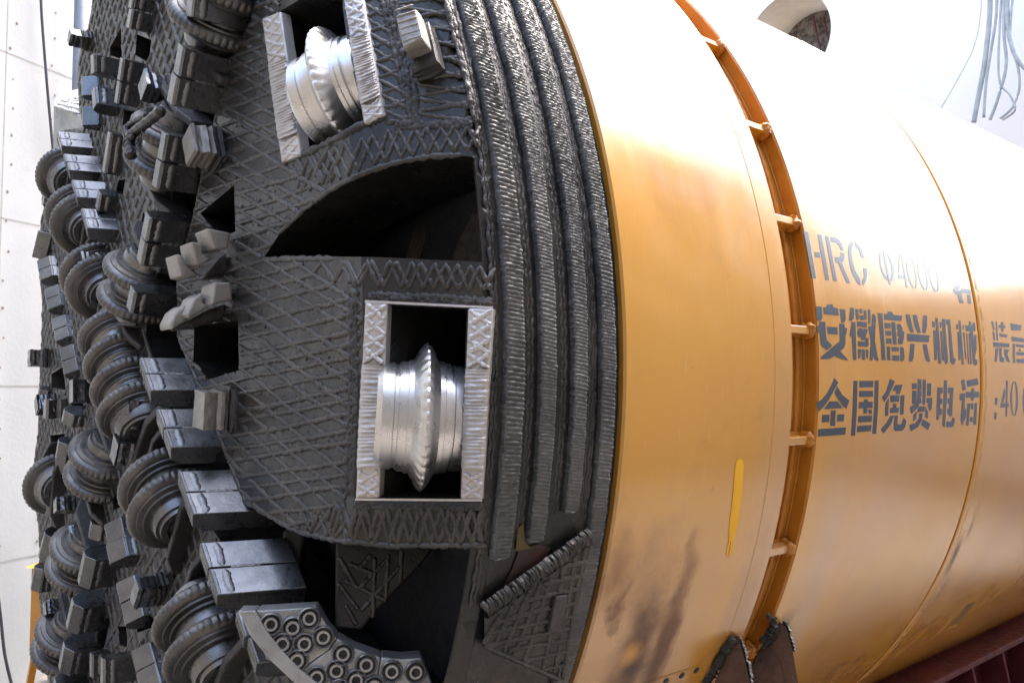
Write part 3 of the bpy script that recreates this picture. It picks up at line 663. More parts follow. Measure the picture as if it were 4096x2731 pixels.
FAR = [(384, -60), (350, 116), (319, 204), (309, 306), (316, 443), (335, 510), (260, 520), (225, 535), (240, 600), (205, 690), (185, 760), (170, 860), (160, 920), (150, 980), (158, 1100), (168, 1208), (165, 1380), (160, 1470), (150, 1750), (140, 1800), (137, 1880), (140, 2015), (152, 2100), (160, 2200), (150, 2320), (165, 2480), (185, 2731), (190, 2900), (-400, 2900), (-400, -60)]
def Dfar(poly):
    out = []
    for x, y in dens(poly, 18):
        q, s, th = surf(x, y); out.append(dom(min(s, 2.4) if x > 300 or s < 2.0 else 2.4, th))
    return out
HD = [D(h) for h in holes_px]+[Dfar(FAR)]
SMAX = 2.1345
circ = [(SMAX*math.cos(i*math.pi/150), SMAX*math.sin(i*math.pi/150)) for i in range(300)]
ring = [(1.80*math.cos(i*math.pi/130), 1.80*math.sin(i*math.pi/130)) for i in range(260)]
# break the bend ring where it crosses holes is handled by the triangulation itself
V, F = region(circ, HD, .075, extra=[ring])
VF = [st(min(v.length, SMAX), math.atan2(v[1], v[0])) for v in V]
def up(f):
    n = (VF[f[1]]-VF[f[0]]).cross(VF[f[2]]-VF[f[0]]); p = VF[f[0]]; r_ = Vector((0, p.y, p.z)).normalized()
    return f if n.dot(r_*.6-EX) > 0 else f[::-1]
F = [up(f) for f in F if (VF[f[1]]-VF[f[0]]).cross(VF[f[2]]-VF[f[0]]).length > 1e-9]
edge = {}
for f in F:
    for i, j in zip(f, f[1:]+f[:1]): edge[(i, j)] = 1
N_ = len(VF); m = MB()
m.add(VF+[Vector((p.x+.26, p.y*.96, p.z*.96)) for p in VF], F+[[i+N_ for i in f[::-1]] for f in F]+[[j, i, i+N_, j+N_] for (i, j) in edge if (j, i) not in edge])
fp = m.build('face_plate', M_PLATE, ch, fix=False)

# ---- rim drum with its welded wear bands
rev('rim_drum', [(1.152, 2.0), (1.156, 2.046), (1.160, 2.0485), (1.495, 2.0485), (1.512, 2.06), (1.512, 1.9)], M_PLATE, ch)
def th_of(gx, gy): p = cyl(gx*1.7415, gy*1.7415, 2.07); return math.atan2(p.z, -p.y)
def band(name, x0, x1, t0, t1, h, mat, per=.0080, amp=.0042, slant=.5):
    dth = per/3.2/2.05; n = int((t1-t0)/dth); US = (0, .025, .06, .18, .32, .46, .60, .74, .86, .945, .975, 1); nx = len(US)
    b = []; ph = 0.0
    wob = [random.gauss(0, 1) for _ in range(n//40+3)]; wid = [random.gauss(0, 1) for _ in range(n//12+3)]
    for i in range(n+1):
        t = t0+(t1-t0)*i/n
        k = i/40; a = wob[int(k)]+(wob[int(k)+1]-wob[int(k)])*(k-int(k))
        k2 = i/12; wd = wid[int(k2)]+(wid[int(k2)+1]-wid[int(k2)])*(k2-int(k2))
        ph += 2*math.pi/3.2*(1+.12*a+.1*random.gauss(0, 1))
        row = []
        for j in range(nx):
            u = US[j]; e = 0 if j in (0, nx-1) else .82 if j in (1, nx-2) else 1
            hh = h*e
            if 0 < j < nx-1: hh += amp*(math.sin(ph+6*slant*(u-.5)+4*slant*(u-.5)**2)*.6+random.gauss(0, .22))*(1 if e == 1 else .5)
            x = x0+(x1-x0)*u+(.0011*wd+.0010*random.gauss(0, 1))*(1 if j > 5 else -1)*(abs(2*u-1) > .7)
            r = 2.0485+hh
            row.append(Vector((x, -r*math.cos(t), r*math.sin(t))))
        b.append(row)
    m = MB(); m.loft(b, closed=False, cap=False)
    return m.build(name, mat, ch, smooth=True, fix=False)
TT = 1.15
band('wear_band', 1.163, 1.216, th_of(1128, 1290), TT, .016, M_BAND, .0098, .0048, .6)
band('wear_band', 1.264, 1.312, th_of(1225, 1248), TT, .015, M_BAND, .0085, .0032, .9)
band('wear_band', 1.366, 1.412, th_of(1305, 1180), TT, .015, M_BAND, .0080, .0032, .9)
band('wear_band', 1.459, 1.507, -1.1, TT, .015, M_BAND, .0085, .0032, .8)
for xw, tb0 in ((1.148, th_of(1110, 1400)), (1.238, th_of(1200, 1248)), (1.250, th_of(1210, 1248)), (1.340, th_of(1290, 1190)), (1.352, th_of(1292, 1190)), (1.430, -.9), (1.442, -.9), (1.450, -.9), (1.138, th_of(1110, 1400))):
    m = MB(); T = [tb0+(TT-tb0)*i/520 for i in range(521)]
    m.bead([Vector((xw+.002*math.sin(i*.9+xw*50), -2.047*math.cos(t), 2.047*math.sin(t))) for i, t in enumerate(T)], [Vector((0, -math.cos(t), math.sin(t))) for t in T], .0046, .4)
    m.build('seam_weld', M_BASE, ch, smooth=True, fix=False)

# ---- hardfacing beads
def beads_px(mb, lines, r, off=0.0, step=9, jit=.3, clip=None, rad=None):
    for ln in lines:
        cur = []; cn = []
        for x, y in dens(ln, step, False):
            ok = clip is None or (inside((x, y), clip) and not any(inside((x, y), h) for h in holes_px[1:6]))
            if ok:
                q, s, th = surf(x+random.gauss(0, .6), y+random.gauss(0, .6), off); cur.append(q); cn.append(nrm(s, th))
            if not ok or (x, y) == ln[-1]:
                if len(cur) > 3: mb.bead(cur, cn, r*random.uniform(.88, 1.15), jit)
                cur = []; cn = []
        if len(cur) > 3: mb.bead(cur, cn, r, jit)
panel = RB+[(1150, 2105), (1225, 2125), (1290, 2060), (1392, 1990), (1408, 1160), (1260, 1090), (1190, 1035), (1050, 1035), (1052, 1018), (1215, 835), (1325, 755), (1150, 655), (1128, 560), (1062, 90), (1210, -70)]
L = []
def wob(a, b_, amp):
    n_ = 14; o_ = 0; out = []
    for i in range(n_+1):
        o_ = o_*.7+random.gauss(0, amp); out.append((a[0]+(b_[0]-a[0])*i/n_, a[1]+(b_[1]-a[1])*i/n_+o_))
    return out
y0 = -350
while y0 < 2500:
    sl_ = -.40+.26*max(0, min(1, (y0-500)/1400)); L.append(wob((660+random.gauss(0, 4), y0+random.gauss(0, 5)), (1420, y0+sl_*760+random.gauss(0, 9)), 2.2)); y0 += 53+random.gauss(0, 5)
y0 = -1000
while y0 < 2300:
    sl_ = .62+.55*max(0, min(1, (y0-900)/900)); L.append(wob((660, y0+random.gauss(0, 6)), (1420, y0+sl_*760+random.gauss(0, 12)), 2.6)); y0 += 70+random.gauss(0, 7)
m = MB(); beads_px(m, L, .0072, clip=panel, jit=.3, step=6); m.build('panel_hardfacing', M_GRID, ch, smooth=True, fix=False)
m = MB()
for i in range(500):
    x, y = random.uniform(640, 1420), random.uniform(-60, 2160)
    if not inside((x, y), panel) or any(inside((x, y), h) for h in holes_px[1:6]): continue
    q, s, th = surf(x, y); n_ = nrm(s, th); e = n_.orthogonal().normalized(); f = n_.cross(e); r = abs(random.gauss(0, .0022))+.0012
    m.loft([[q+(e*math.cos(a)+f*math.sin(a))*r*k+n_*(r*z) for a in (0, 1.26, 2.51, 3.77, 5.03)] for k, z in ((1, -.2), (.75, .5), (.2, .8))])
sp_ = m.build('weld_spatter', M_GRID, ch, smooth=True, fix=False); sp_['kind'] = 'stuff'
# outline beads along the plate edges
m = MB()
beads_px(m, [[(x+6, y) for x, y in RB[2:]], [(1115, 2086), (1190, 2124), (1340, 2160), (1567, 2182), (1950, 2180)], [(1048, 1040), (1180, 1034), (1330, 1036)],
    [(x-1, y-4) for x, y in scoop[1:8]]], .007)
m.build('edge_weld', M_GRID, ch, smooth=True, fix=False)
def zig(n, fa, fb, x0, x1, ph):
    pts = []
    for i in range(n+1):
        u = (i+ph)/n; u = min(1, max(0, u)); pts.append((fa if i % 2 else fb)(x0+(x1-x0)*u))
    return pts
def interp(tab):
    def f(x):
        for (a, b), (c, d) in zip(tab, tab[1:]):
            if a <= x <= c: return (x, b+(d-b)*(x-a)/(c-a))
        return (x, tab[0][1] if x < tab[0][0] else tab[-1][1])
    return f
ZA, ZB, ZC = MB(), MB(), MB()
for ph in (0, 1): # strip above the upright cutter box
    m = ZA; beads_px(m, [[(x*1.7415, y*1.7415) for x, y in zig(15, interp([(700, 602), (880, 600), (1140, 615)]), interp([(720, 640), (850, 655), (1140, 668)]), 712, 1138, 0)]] if ph == 0 else
        [[(x*1.7415, y*1.7415) for x, y in zig(15, interp([(720, 640), (850, 655), (1140, 668)]), interp([(700, 602), (880, 600), (1140, 615)]), 740, 1128, 0)]], .0060, jit=.3)
    # strip below it
    m = ZB
    A_ = interp([(690, 1168), (800, 1160), (1110, 1168)]); B_ = interp([(690, 1212), (770, 1235), (900, 1248), (1115, 1246)])
    beads_px(m, [[(x*1.7415, y*1.7415) for x, y in zig(17, A_ if ph else B_, B_ if ph else A_, 690+ph*14, 1108, 0)]], .0060, jit=.3)
    # curved strip under the tilted cutter box
    m = ZC
    A_ = interp([(655, 385), (700, 365), (800, 328), (880, 302), (960, 293), (1105, 290)]); B_ = interp([(672, 440), (760, 415), (830, 388), (900, 366), (1000, 350), (1108, 345)])
    beads_px(m, [[(x*1.7415, y*1.7415) for x, y in zig(14, A_ if ph else B_, B_ if ph else A_, 668+ph*12, 1104, 0)]], .0060, jit=.3)
for m in (ZA, ZB, ZC): m.build('zigzag_hardfacing', M_GRID, ch, smooth=True, fix=False)
# seams: around the boxes, along the bend, right of the tilted box
SA, SB, SCc, SD, SE, SF, SG = [MB() for _ in range(7)]
for k in range(3):
    m = SA; beads_px(m, [G((803+k*7, 640), (806+k*7, 900), (796+k*7, 1140))], .007, jit=.5)
    m = SB; beads_px(m, [G((846, 676+k*7), (1000, 682+k*7), (1136, 690+k*7))], .007, jit=.5)
    m = SCc; beads_px(m, [G((815, 1153+k*5), (960, 1155+k*5), (1110, 1157+k*5))], .007, jit=.5)
for k in range(4):
    m = SD; beads_px(m, [C4((1255+k*30, 0), (1330+k*28, 300), (1400+k*26, 600), (1470+k*14, 860))], .008, jit=.5)
m = SE
for k in range(3): beads_px(m, [C4((1690+k*30, 0), (1760+k*28, 300), (1840+k*22, 600), (1900+k*18, 850))], .006, jit=.5)
m = SF
for k in range(3): beads_px(m, [C4((1340, 850+k*18), (1560, 845+k*16), (1880, 840+k*16))], .007, jit=.5)
m = SG
beads_px(m, [C4((1290, 800), (1100, 870), (900, 975), (700, 1070))], .008, jit=.4)
for m in (SA, SB, SCc, SD, SE, SF, SG): m.build('seam_weld', M_BASE, ch, smooth=True, fix=False)
m = MB()
Lz = []
for i in range(9):
    y = -60+i*105
    Lz.append(C4((1340+i*20, y), (1690+i*24, y+62))); Lz.append(C4((1345+i*20, y+95), (1685+i*24, y+35)))
    Lz.append(C4((1110+i*20, y-20), (1250+i*26, y+70))); Lz.append(C4((1120+i*20, y+75), (1250+i*26, y+20)))
beads_px(m, Lz, .0058, jit=.35); m.build('crossed_hardfacing', M_GRID, ch, smooth=True, fix=False)
m = MB()
zz = []
for i in range(12):
    y = 500+i*92; x = 1075-i*7; zz.append([C5_ for C5_ in K(800, 910, .5805)((x-4, y), (x+52, y+50), (x-8, y+92))])
beads_px(m, zz, .005, jit=.35); m.build('zigzag_hardfacing', M_GRID, ch, smooth=True, fix=False)

# grid of beads over the inner face
HDb = [(min(p[0] for p in h), max(p[0] for p in h), min(p[1] for p in h), max(p[1] for p in h), h) for h in HD]
PD = [dom(min(s, 2.09), th) for q, s, th in (surf(*p) for p in dens(panel, 20))]
def on_face(u):
    if u.length > 1.79 or inside(u, PD): return False
    for a, b, c, d, h in HDb:
        if a-.01 < u[0] < b+.01 and c-.01 < u[1] < d+.01 and inside(u, h): return False
    return True
m = MB()
for ang in (R_(38), R_(-52)):
    e = Vector((math.cos(ang), math.sin(ang))); f = Vector((-e.y, e.x)); k = -1.78
    while k < 1.8:
        cur = []; t = -1.8
        while t < 1.8:
            u = e*t+f*(k+random.gauss(0, .0015))
            ok = on_face(u)
            if ok: cur.append(u)
            if (not ok or t > 1.76) and cur:
                if len(cur) > 3:
                    ps = [st(q.length, math.atan2(q.y, q.x)) for q in cur]; m.bead(ps, [nrm(q.length, math.atan2(q.y, q.x)) for q in cur], .0085, .3, .9)
                cur = []
            t += .026
        k += .058
m.build('face_hardfacing', M_GRID, ch, smooth=True, fix=False)

# ---- disc cutters
def lathe(prof, n=96, notch=None):
    m = MB(); b = []
    for z, r, kn in prof:
        row = []
        for j in range(n):
            a = 2*math.pi*j/n; rr = r
            if kn and notch:
                c = j % notch
                rr = r*(1-kn*(1.0 if c == 0 else .12 if c in (1, notch-1) else 0)) + random.gauss(0, .0004)
            row.append(Vector((rr*math.cos(a), rr*math.sin(a), z)))
        b.append(row)
    m.loft(b, cap=True); return m
def mesh_of(mb, name, mat, ang=40):
    o = mb.build(name, mat, None, smooth=True); COL.objects.unlink(o); me = o.data
    bpy.data.objects.remove(o)
    me.set_sharp_from_angle(angle=R_(ang)) if hasattr(me, 'set_sharp_from_angle') else None
    return me
def ring_prof(R, zc):
    k = R/.16
    q = [(-.040, .104, 0), (-.040, .116, 0), (-.033, .118, 0), (-.030, .134, 0), (-.024, .136, 0), (-.022, .146, .008), (-.016, .154, .019), (-.008, .159, .026), (0, .160, .026), (.008, .159, .026), (.016, .154, .019), (.022, .146, .008), (.024, .136, 0), (.030, .134, 0), (.033, .118, 0), (.040, .116, 0), (.040, .104, 0)]
    return [(zc+z*k, r*k, n) for z, r, n in q]
HUB1 = [(-.105, .03, 0), (-.105, .052, 0), (-.098, .054, 0), (-.098, .060, 0), (-.105, .062, 0), (-.105, .082, 0), (-.096, .086, 0), (-.096, .096, 0), (-.088, .100, 0), (-.060, .108, 0), (-.052, .118, 0), (-.046, .118, 0), (-.04, .112, 0)]
HUB1 = HUB1+[(-z, r, 0) for z, r, _ in HUB1[::-1]]
HUB2 = [(z*1.45, r*.93, n) for z, r, n in HUB1]
me_ring = mesh_of(lathe(ring_prof(.16, 0), 132, 3), 'cutting_ring', M_DISC, 32)
me_hub1 = mesh_of(lathe(HUB1), 'hub', M_HUB, 28); me_hub2 = mesh_of(lathe(HUB2), 'hub', M_HUB, 28)
def xform(c, axis, s=1.0, spin=0):
    z = Vector(axis).normalized(); x = z.orthogonal().normalized(); y = z.cross(x)
    x, y = x*math.cos(spin)+y*math.sin(spin), y*math.cos(spin)-x*math.sin(spin)
    return Matrix(((x.x*s, y.x*s, z.x*s, c.x), (x.y*s, y.y*s, z.y*s, c.y), (x.z*s, y.z*s, z.z*s, c.z), (0, 0, 0, 1)))
bpy.context.view_layer.update()
CHI = ch.matrix_world.inverted()
def put(name, me, M, parent=None, under=None):
    o = bpy.data.objects.new(name, me); COL.objects.link(o)
    if under is not None: o.parent = under; o.matrix_basis = M
    else: o.parent = ch; o.matrix_parent_inverse = CHI; o.matrix_basis = M
    return o
def disc(gx, gy, p=.165, R=.16, two=False, axis=None, tilt=0, saddle=True, sides=(-1, 1)):
    F_ = xplane(gx*1.7415, gy*1.7415, XF-p)
    er = Vector((0, F_.y, F_.z)).normalized() if axis is None else Vector(axis).normalized()
    c = Vector((XF-p+R, F_.y, F_.z))
    et = EX.cross(er)
    M = xform(c, er, R/.16, random.random()*6)
    d = put('disc_cutter', me_hub2 if two else me_hub1, M)
    for z in ((-.062, .062) if two else (0,)):
        put('cutting_ring', me_ring, Matrix.Translation((0, 0, z)), under=d)
    if saddle:
        hw = (.158 if two else .112)*R/.16
        for s in sides:
            q = c+er*(s*(hw+.012)); m = MB()
            x0 = XF-.055
            pr = [Vector((x0+.03, 0, 0))+et*-.17, Vector((x0, 0, 0))+et*-.10, Vector((x0, 0, 0))+et*.10, Vector((x0+.03, 0, 0))+et*.17, Vector((XF+.05, 0, 0))+et*.17, Vector((XF+.05, 0, 0))+et*-.17]
            m.prism([Vector((v.x, q.y+v.y, q.z+v.z))-er*.012 for v in pr], er*.024)
            m.build('cutter_saddle', M_BASE, ch, bevel=.006)
    return d
# four centre discs on one axle
c1 = xplane(178*1.7415, 772*1.7415, XF-.165); c4 = xplane(222*1.7415, 948*1.7415, XF-.165)
ax4 = (c4-c1); ax4.x = 0; L4 = ax4.length
for k, (gx, gy) in enumerate(((178, 772), (190, 832), (206, 890), (221, 948))):
    disc(gx, gy, .165, .15, axis=ax4, saddle=False)
for s in (-.16, L4+.13):
    q = Vector((XF, c1.y, c1.z))+ax4.normalized()*s; et = EX.cross(ax4.normalized()); m = MB()
    m.prism([Vector((x, q.y, q.z))+et*t for x, t in ((XF-.03, -.17), (XF-.06, -.1), (XF-.06, .1), (XF-.03, .17), (XF+.05, .17), (XF+.05, -.17))], ax4.normalized()*.03)
    m.build('cutter_saddle', M_BASE, ch, bevel=.006)
disc(292, 322, .15, .15, True)
disc(80, 395, .16, .15, axis=(0, -.87, -.5))
disc(107, 495, .16, .15, True, axis=(0, -.87, -.5))
disc(141, 640, .16, .15, True, axis=(0, -.87, -.5))
disc(229, 648, .15, .15, True, axis=(0, -.6, .8))
disc(150, 1072, .15, .15, True, axis=(0, -.6, .8))
disc(50, 1118, .15, .15, axis=(0, -.97, -.2))
disc(280, 1150, .165, .155, True)
disc(107, 1290, .15, .15, True, axis=(0, -.6, .8))
disc(362, 1478, .165, .155, True)
disc(73, 1482, .15, .15, True, axis=(0, -.6, .8))
disc(398, -20, .16, .15, True)

# ---- silver peripheral cutters in their boxes
me_hubS = mesh_of(lathe([(-.102, .03, 0), (-.102, .108, 0), (-.090, .119, 0), (-.066, .120, 0), (-.064, .1165, 0), (-.056, .1165, 0), (-.054, .121, 0), (.054, .121, 0), (.056, .1165, 0), (.064, .1165, 0), (.066, .120, 0), (.090, .118, 0), (.102, .106, 0), (.102, .03, 0)], 128), 'hub', M_SILV, 25)
RP = [(-.040, .119, 0), (-.040, .1235, 0), (-.030, .124, 0), (-.029, .127, 0), (-.021, .128, 0), (-.017, .136, .002), (-.012, .150, .010), (-.006, .162, .018), (-.0015, .167, .020), (.0015, .167, .020), (.006, .162, .018), (.012, .150, .010), (.017, .136, .002), (.021, .128, 0), (.029, .127, 0), (.030, .124, 0), (.040, .1235, 0), (.040, .119, 0)]
RP = [(z*1.35, r, k) for z, r, k in RP]
me_ringS = mesh_of(lathe(RP, 160, 4), 'cutting_ring', M_SILV, 24)
def box_frame(bars, cen, axis_px, sink, R, axis=None):
    q, s, th = surf(*cen); n = nrm(s, th)
    a = surf(*axis_px[0])[0]; b = surf(*axis_px[1])[0]; ax = (b-a)
    ax = (ax-n*ax.dot(n)).normalized() if axis is None else axis
    c = q-n*sink
    d = put('disc_cutter', me_hubS, xform(c, ax, R/.165, .3))
    put('cutting_ring', me_ringS, Matrix.Translation((0, 0, .004)), under=d)
    for bar in bars:
        P_ = [surf(x, y, .010)[0] for x, y in dens(bar, 40)]; P2 = [surf(x, y, -.10)[0] for x, y in []]
        m = MB(); k = len(P_)
        low = [p-n*.03 for p in P_]
        m.add(P_+low, [list(range(k))]+[[i, (i+1) % k, (i+1) % k+k, i+k] for i in range(k)])
        ob = m.build('cutter_frame', M_FRAME, ch, bevel=.004)
        # rippled weld layer down the middle, crossed beads on the ends
        m = MB(); xs = [p[0] for p in bar]; ys = [p[1] for p in bar]
        (x0, y0), (x1, y1), (x2, y2), (x3, y3) = bar
        def bl(u, v): return (x0+(x1-x0)*u+(x3-x0)*v+(x0-x1+x2-x3)*u*v, y0+(y1-y0)*u+(y3-y0)*v+(y0-y1+y2-y3)*u*v)
        rows = []
        for i in range(131):
            v = .32+.52*i/130; row = []
            for j in range(11):
                u = j/10; e = 1-abs(2*u-1)**4
                hh = .011+.009*e+(.0019*math.sin(i*1.15+2.5*math.sin(i*.13)+1.2*u)+random.gauss(0, .0006)+.0015*math.sin(i*.31+u*4))*e
                row.append(surf(*bl(-.01+1.02*u+.012*math.sin(i*.5), v), hh)[0])
            rows.append(row)
        m.loft(rows, closed=False, cap=False); m.build('frame_weld', M_FRAME, ob, smooth=True, fix=False)
        for va, vb, nn in ((.01, .31, 4), (.86, .99, 2)):
            m = MB()
            for i in range(nn):
                a0 = va+(vb-va)*i/nn; a1 = va+(vb-va)*(i+1)/nn
                beads_px(m, [[bl(.06, a0), bl(.94, a1)], [bl(.94, a0), bl(.06, a1)]], .0058, .010, 6, .3)
            m.build('frame_hardfacing', M_FRAME, ob, smooth=True, fix=False)
box_frame([G((838, 692), (890, 698), (870, 1143), (816, 1146)), G((1075, 708), (1132, 708), (1107, 1148), (1057, 1146))], (942*1.7415, 962*1.7415), G((850, 960), (1110, 965)), .065, .165, (lambda v: (RIGHT-UP*.045-v*(RIGHT-UP*.045).dot(v)+v*.06).normalized())(ray(973*1.7415, 962*1.7415)))
box_frame([C4((425, 130), (550, 80), (690, 1070), (560, 1125)), C4((985, -20), (1110, -40), (1260, 795), (1128, 860))], C4((810, 590))[0], C4((560, 690), (1080, 500)), .075, .165, (RIGHT*.93+UP*.30-FWD*.30).normalized())
for po in (G((838, 689), (1132, 704), (1132, 709), (838, 695)), G((816, 1144), (1107, 1146), (1108, 1151), (815, 1149))):
    m = MB(); P_ = [surf(x, y, .012)[0] for x, y in po]; m.add(P_, [list(range(len(P_)))]); m.build('frame_lip', M_FRAME, ch)

# ---- scraper blocks
def base_h(px, cx):
    lo, hi = .005, .45
    for _ in range(40):
        h = (lo+hi)/2; q = xplane(px[0], px[1], XF-h); x = proj(Vector((XF, q.y, q.z)))[0]
        if x < cx: lo = h
        else: hi = h
    return h
def scraper(A, B, Cx, Dx, T=.075, two=False, bev=.004, chm=.005, hmax=.30, bead=True, mat=None, name='scraper', rake=0.0):
    hA = min(base_h(A, Cx), hmax); hB = min(base_h(B, Dx), hmax); h = .5*(hA+hB)
    a = xplane(A[0], A[1], XF-(h*.5+hA*.5)); b = xplane(B[0], B[1], XF-(h*.5+hB*.5))
    d = b-a; EV = Vector((1, rake, 0)); n = d.cross(EV).normalized()
    if n.dot(CAM-(a+b)*.5) < 0: n = -n
    segs = [(0, .49), (.51, 1)] if two else [(0, 1)]
    mb = MB(); bd = MB()
    for u0, u1 in segs:
        e0 = a+d*u0; e1 = a+d*u1; Dp = XF+.07-max(e0.x, e1.x)
        pr = [(0, chm), (bev, 0), (Dp, 0), (Dp, T*.9), (.6*Dp, T), (.14*Dp, T), (0, max(T*.72, chm+.01))]
        js = random.gauss(0, .002)
        mb.loft([[e+EV*(x+js)-n*t for x, t in pr] for e in (e0, e1)])
        g = bev+.030
        if bead:
            L_ = d.length*(u1-u0); k = max(4, int(L_/.008))
            pts = [e0+(e1-e0)*(.06+.88*i/k)+EV*(g+.0006*math.sin(i*.7))+n*.001 for i in range(k+1)]
            bd.bead(pts, [n]*(k+1), .0115, .14, .36)
            pts = [e0+(e1-e0)*(.03+.94*i/k)+EV*(bev+.004)+n*.0005 for i in range(k+1)]
            bd.bead(pts, [n]*(k+1), .003, .25, .6)
    if two:
        q = a+d*.5; k = 14
        bd.bead([q+EV*(.05+.5*(XF-q.x)*i/k)+n*.0005 for i in range(k+1)], [n]*(k+1), .004, .4, .6)
    o = mb.build(name, mat or M_SCR, ch, bevel=.0022)
    if bd.v: bd.build('weld_bead', M_BEAD, o, smooth=True, fix=False)
    return math.degrees(math.asin(n.z)), h
def sc(Kf, A, B, C, Dd, **kw):
    A_, B_ = Kf(A, B); C_, D_ = Kf((C, 0), (Dd, 0))
    r = scraper(A_, B_, C_[0], D_[0], **kw)
sc(K1, (1700, -330), (1650, 195), 2290, 2195, two=True)
sc(K1, (1560, 560), (1440, 1245), 2110, 1950, two=True)
sc(K2, (1660, 400), (1550, 1045), 2095, 2005, two=True)
sc(K3, (1470, -80), (1360, 480), 1940, 1810, two=True)
sc(K3, (1290, 790), (1240, 1040), 1770, 1720)
sc(K4, (1345, 85), (1480, 470), 1840, 1970, two=True, rake=-.36)
sc(K4, (1540, 690), (1700, 1140), 2075, 2225, two=True, rake=-.36)
sc(C3, (1220, 110), (1330, 405), 1545, 1650, two=True, rake=-.36)
sc(C3, (1380, 600), (1495, 960), 1735, 1850, two=True, rake=-.36)
sc(C3, (1640, 1070), (1760, 1430), 1960, 2090, two=True, rake=-.36)
# middle rows
sc(K1, (1000, -120), (925, 335), 1225, 1170, two=True, T=.06)
sc(K1, (860, 690), (780, 1220), 1090, 1020, two=True, T=.06)
sc(K2, (1012, 390), (940, 870), 1195, 1130, T=.06)
sc(K2, (880, 1110), (845, 1310), 1120, 1070, T=.06)
sc(K1, (520, 630), (530, 850), 850, 815, T=.07)
sc(K1, (530, 1000), (550, 1215), 810, 820, T=.07)
sc(K1, (402, 860), (405, 1085), 600, 610, T=.06, chm=.03, bev=.05)
sc(K1, (405, 1215), (408, 1440), 620, 625, T=.06, chm=.03, bev=.05)
# bright chain on the far arm
sc(K2, (370, 365), (415, 535), 725, 765, two=True, rake=-.4, T=.07)
sc(K2, (450, 630), (505, 820), 830, 870, two=True, rake=-.4, T=.07)
sc(K2, (545, 935), (610, 1140), 920, 940, two=True, rake=-.4, T=.07)
sc(K2, (650, 1270), (725, 1500), 1040, 1090, two=True, rake=-.4, T=.07)
# roof-backed blocks along the left edge
sc(K3, (170, 90), (95, 400), 300, 300, T=.06, chm=.03, bev=.05)
sc(K3, (140, 350), (178, 580), 330, 400, T=.07, chm=.035, bev=.05, two=True, rake=-.3)
sc(K3, (225, 690), (265, 930), 420, 470, T=.07, chm=.035, bev=.05, two=True, rake=-.3)
sc(K3, (305, 1040), (350, 1300), 510, 570, T=.07, chm=.035, bev=.05, two=True, rake=-.3)
sc(K4, (395, -80), (450, 230), 600, 650, T=.07, chm=.035, bev=.05, two=True, rake=-.3)
# dark wedges with bright ends, lower left
sc(K5, (865, 1160), (790, 1510), 1250, 1180, T=.085, chm=.03, bev=.03)
sc(K6, (585, 710), (510, 1020), 980, 890, T=.085, chm=.03, bev=.03)
sc(K6, (470, 1225), (410, 1510), 860, 770, T=.085, chm=.03, bev=.03)
sc(K6, (385, 1640), (330, 1900), 760, 700, T=.085, chm=.03, bev=.03)
sc(K5, (950, 755), (920, 940), 1110, 1090, T=.07, chm=.03, bev=.03)
sc(K5, (395, 900), (320, 1180), 560, 480, T=.07, chm=.03, bev=.03)
sc(K4, (410, 1120), (352, 1470), 560, 490, T=.07, chm=.03, bev=.03)
sc(K4, (480, 770), (450, 910), 720, 690, T=.07, chm=.03, bev=.03)
sc(K6, (135, 250), (90, 520), 300, 280, T=.07, chm=.03, bev=.03)
sc(K5, (455, 350), (405, 660), 600, 570, T=.06, chm=.03, bev=.03)
sc(K3, (180, 1950), (130, 2200), 300, 290, T=.07, chm=.03, bev=.03)
# bright roof-backed pairs
sc(K5, (1075, 650), (1170, 1110), 1400, 1480, T=.085, two=True, rake=-.2, chm=.045, bev=.05)
sc(K6, (1085, 310), (1190, 800), 1340, 1450, T=.085, two=True, rake=-.2, chm=.045, bev=.05)
sc(K6, (1258, 1110), (1390, 1600), 1520, 1620, T=.085, two=True, rake=-.2, chm=.045, bev=.05)
sc(K6, (780, 1230), (780, 1510), 1000, 990, T=.05)
sc(K6, (920, 1290), (915, 1620), 1300, 1290, T=.05)

# ---- weld-built ripper bits: layered base and silver cap
def bit(A, B, Cx, Ex, T=.06, mat=None, hmax=.3):
    hA = min(base_h(A, Ex), hmax); hB = min(base_h(B, Ex), hmax); h = .5*(hA+hB)
    a = xplane(A[0], A[1], XF-h); b = xplane(B[0], B[1], XF-h)
    d = b-a; n = Vector((0, d.z, -d.y)).normalized()
    if n.dot(CAM-(a+b)*.5) < 0: n = -n
    c = (a+b)*.5; hx = base_h(((A[0]+B[0])/2, (A[1]+B[1])/2), Cx)
    lo, hi = 0., h
    for _ in range(30):
        mid = (lo+hi)/2
        if proj(c+EX*mid)[0] < Cx: lo = mid
        else: hi = mid
    def sect(x, k, jit=.05):
        k1 = k*(1+random.gauss(0, jit)); k2 = k*(1+random.gauss(0, jit))
        o_ = []
        z0 = random.gauss(0, .045*T*k)
        for i in range(7): o_.append((a+d*(.5+(i/6-.5)*k1))+n*(z0+random.gauss(0, .0007)))
        for i in range(7): o_.append((a+d*(.5+(.5-i/6)*k1))-n*(T*k2+random.gauss(0, .0007)))
        return [p+EX*(x+random.gauss(0, .0008)) for p in o_]
    m = MB(); nl = max(6, int(lo/.0085)); m.loft([sect(lo*i/nl, (.9 if i == 0 else 1.0) if i % 2 else .965, .022) for i in range(nl+1)])
    cap = m.build('ripper_bit', mat or M_BIT, ch)
    m = MB(); nl = max(5, int((h+.02-lo)/.0075)); m.loft([sect(lo+(h+.02-lo)*i/nl+.002, (1.02 if i % 2 else 1.14)+.03*i/nl, .04) for i in range(nl+1)])
    m.build('weld_base', M_BASE, cap)
def bt(Kf, A, B, C, E, **kw):
    A_, B_ = Kf(A, B); bit(A_, B_, Kf((C, 0))[0][0], Kf((E, 0))[0][0], **kw)
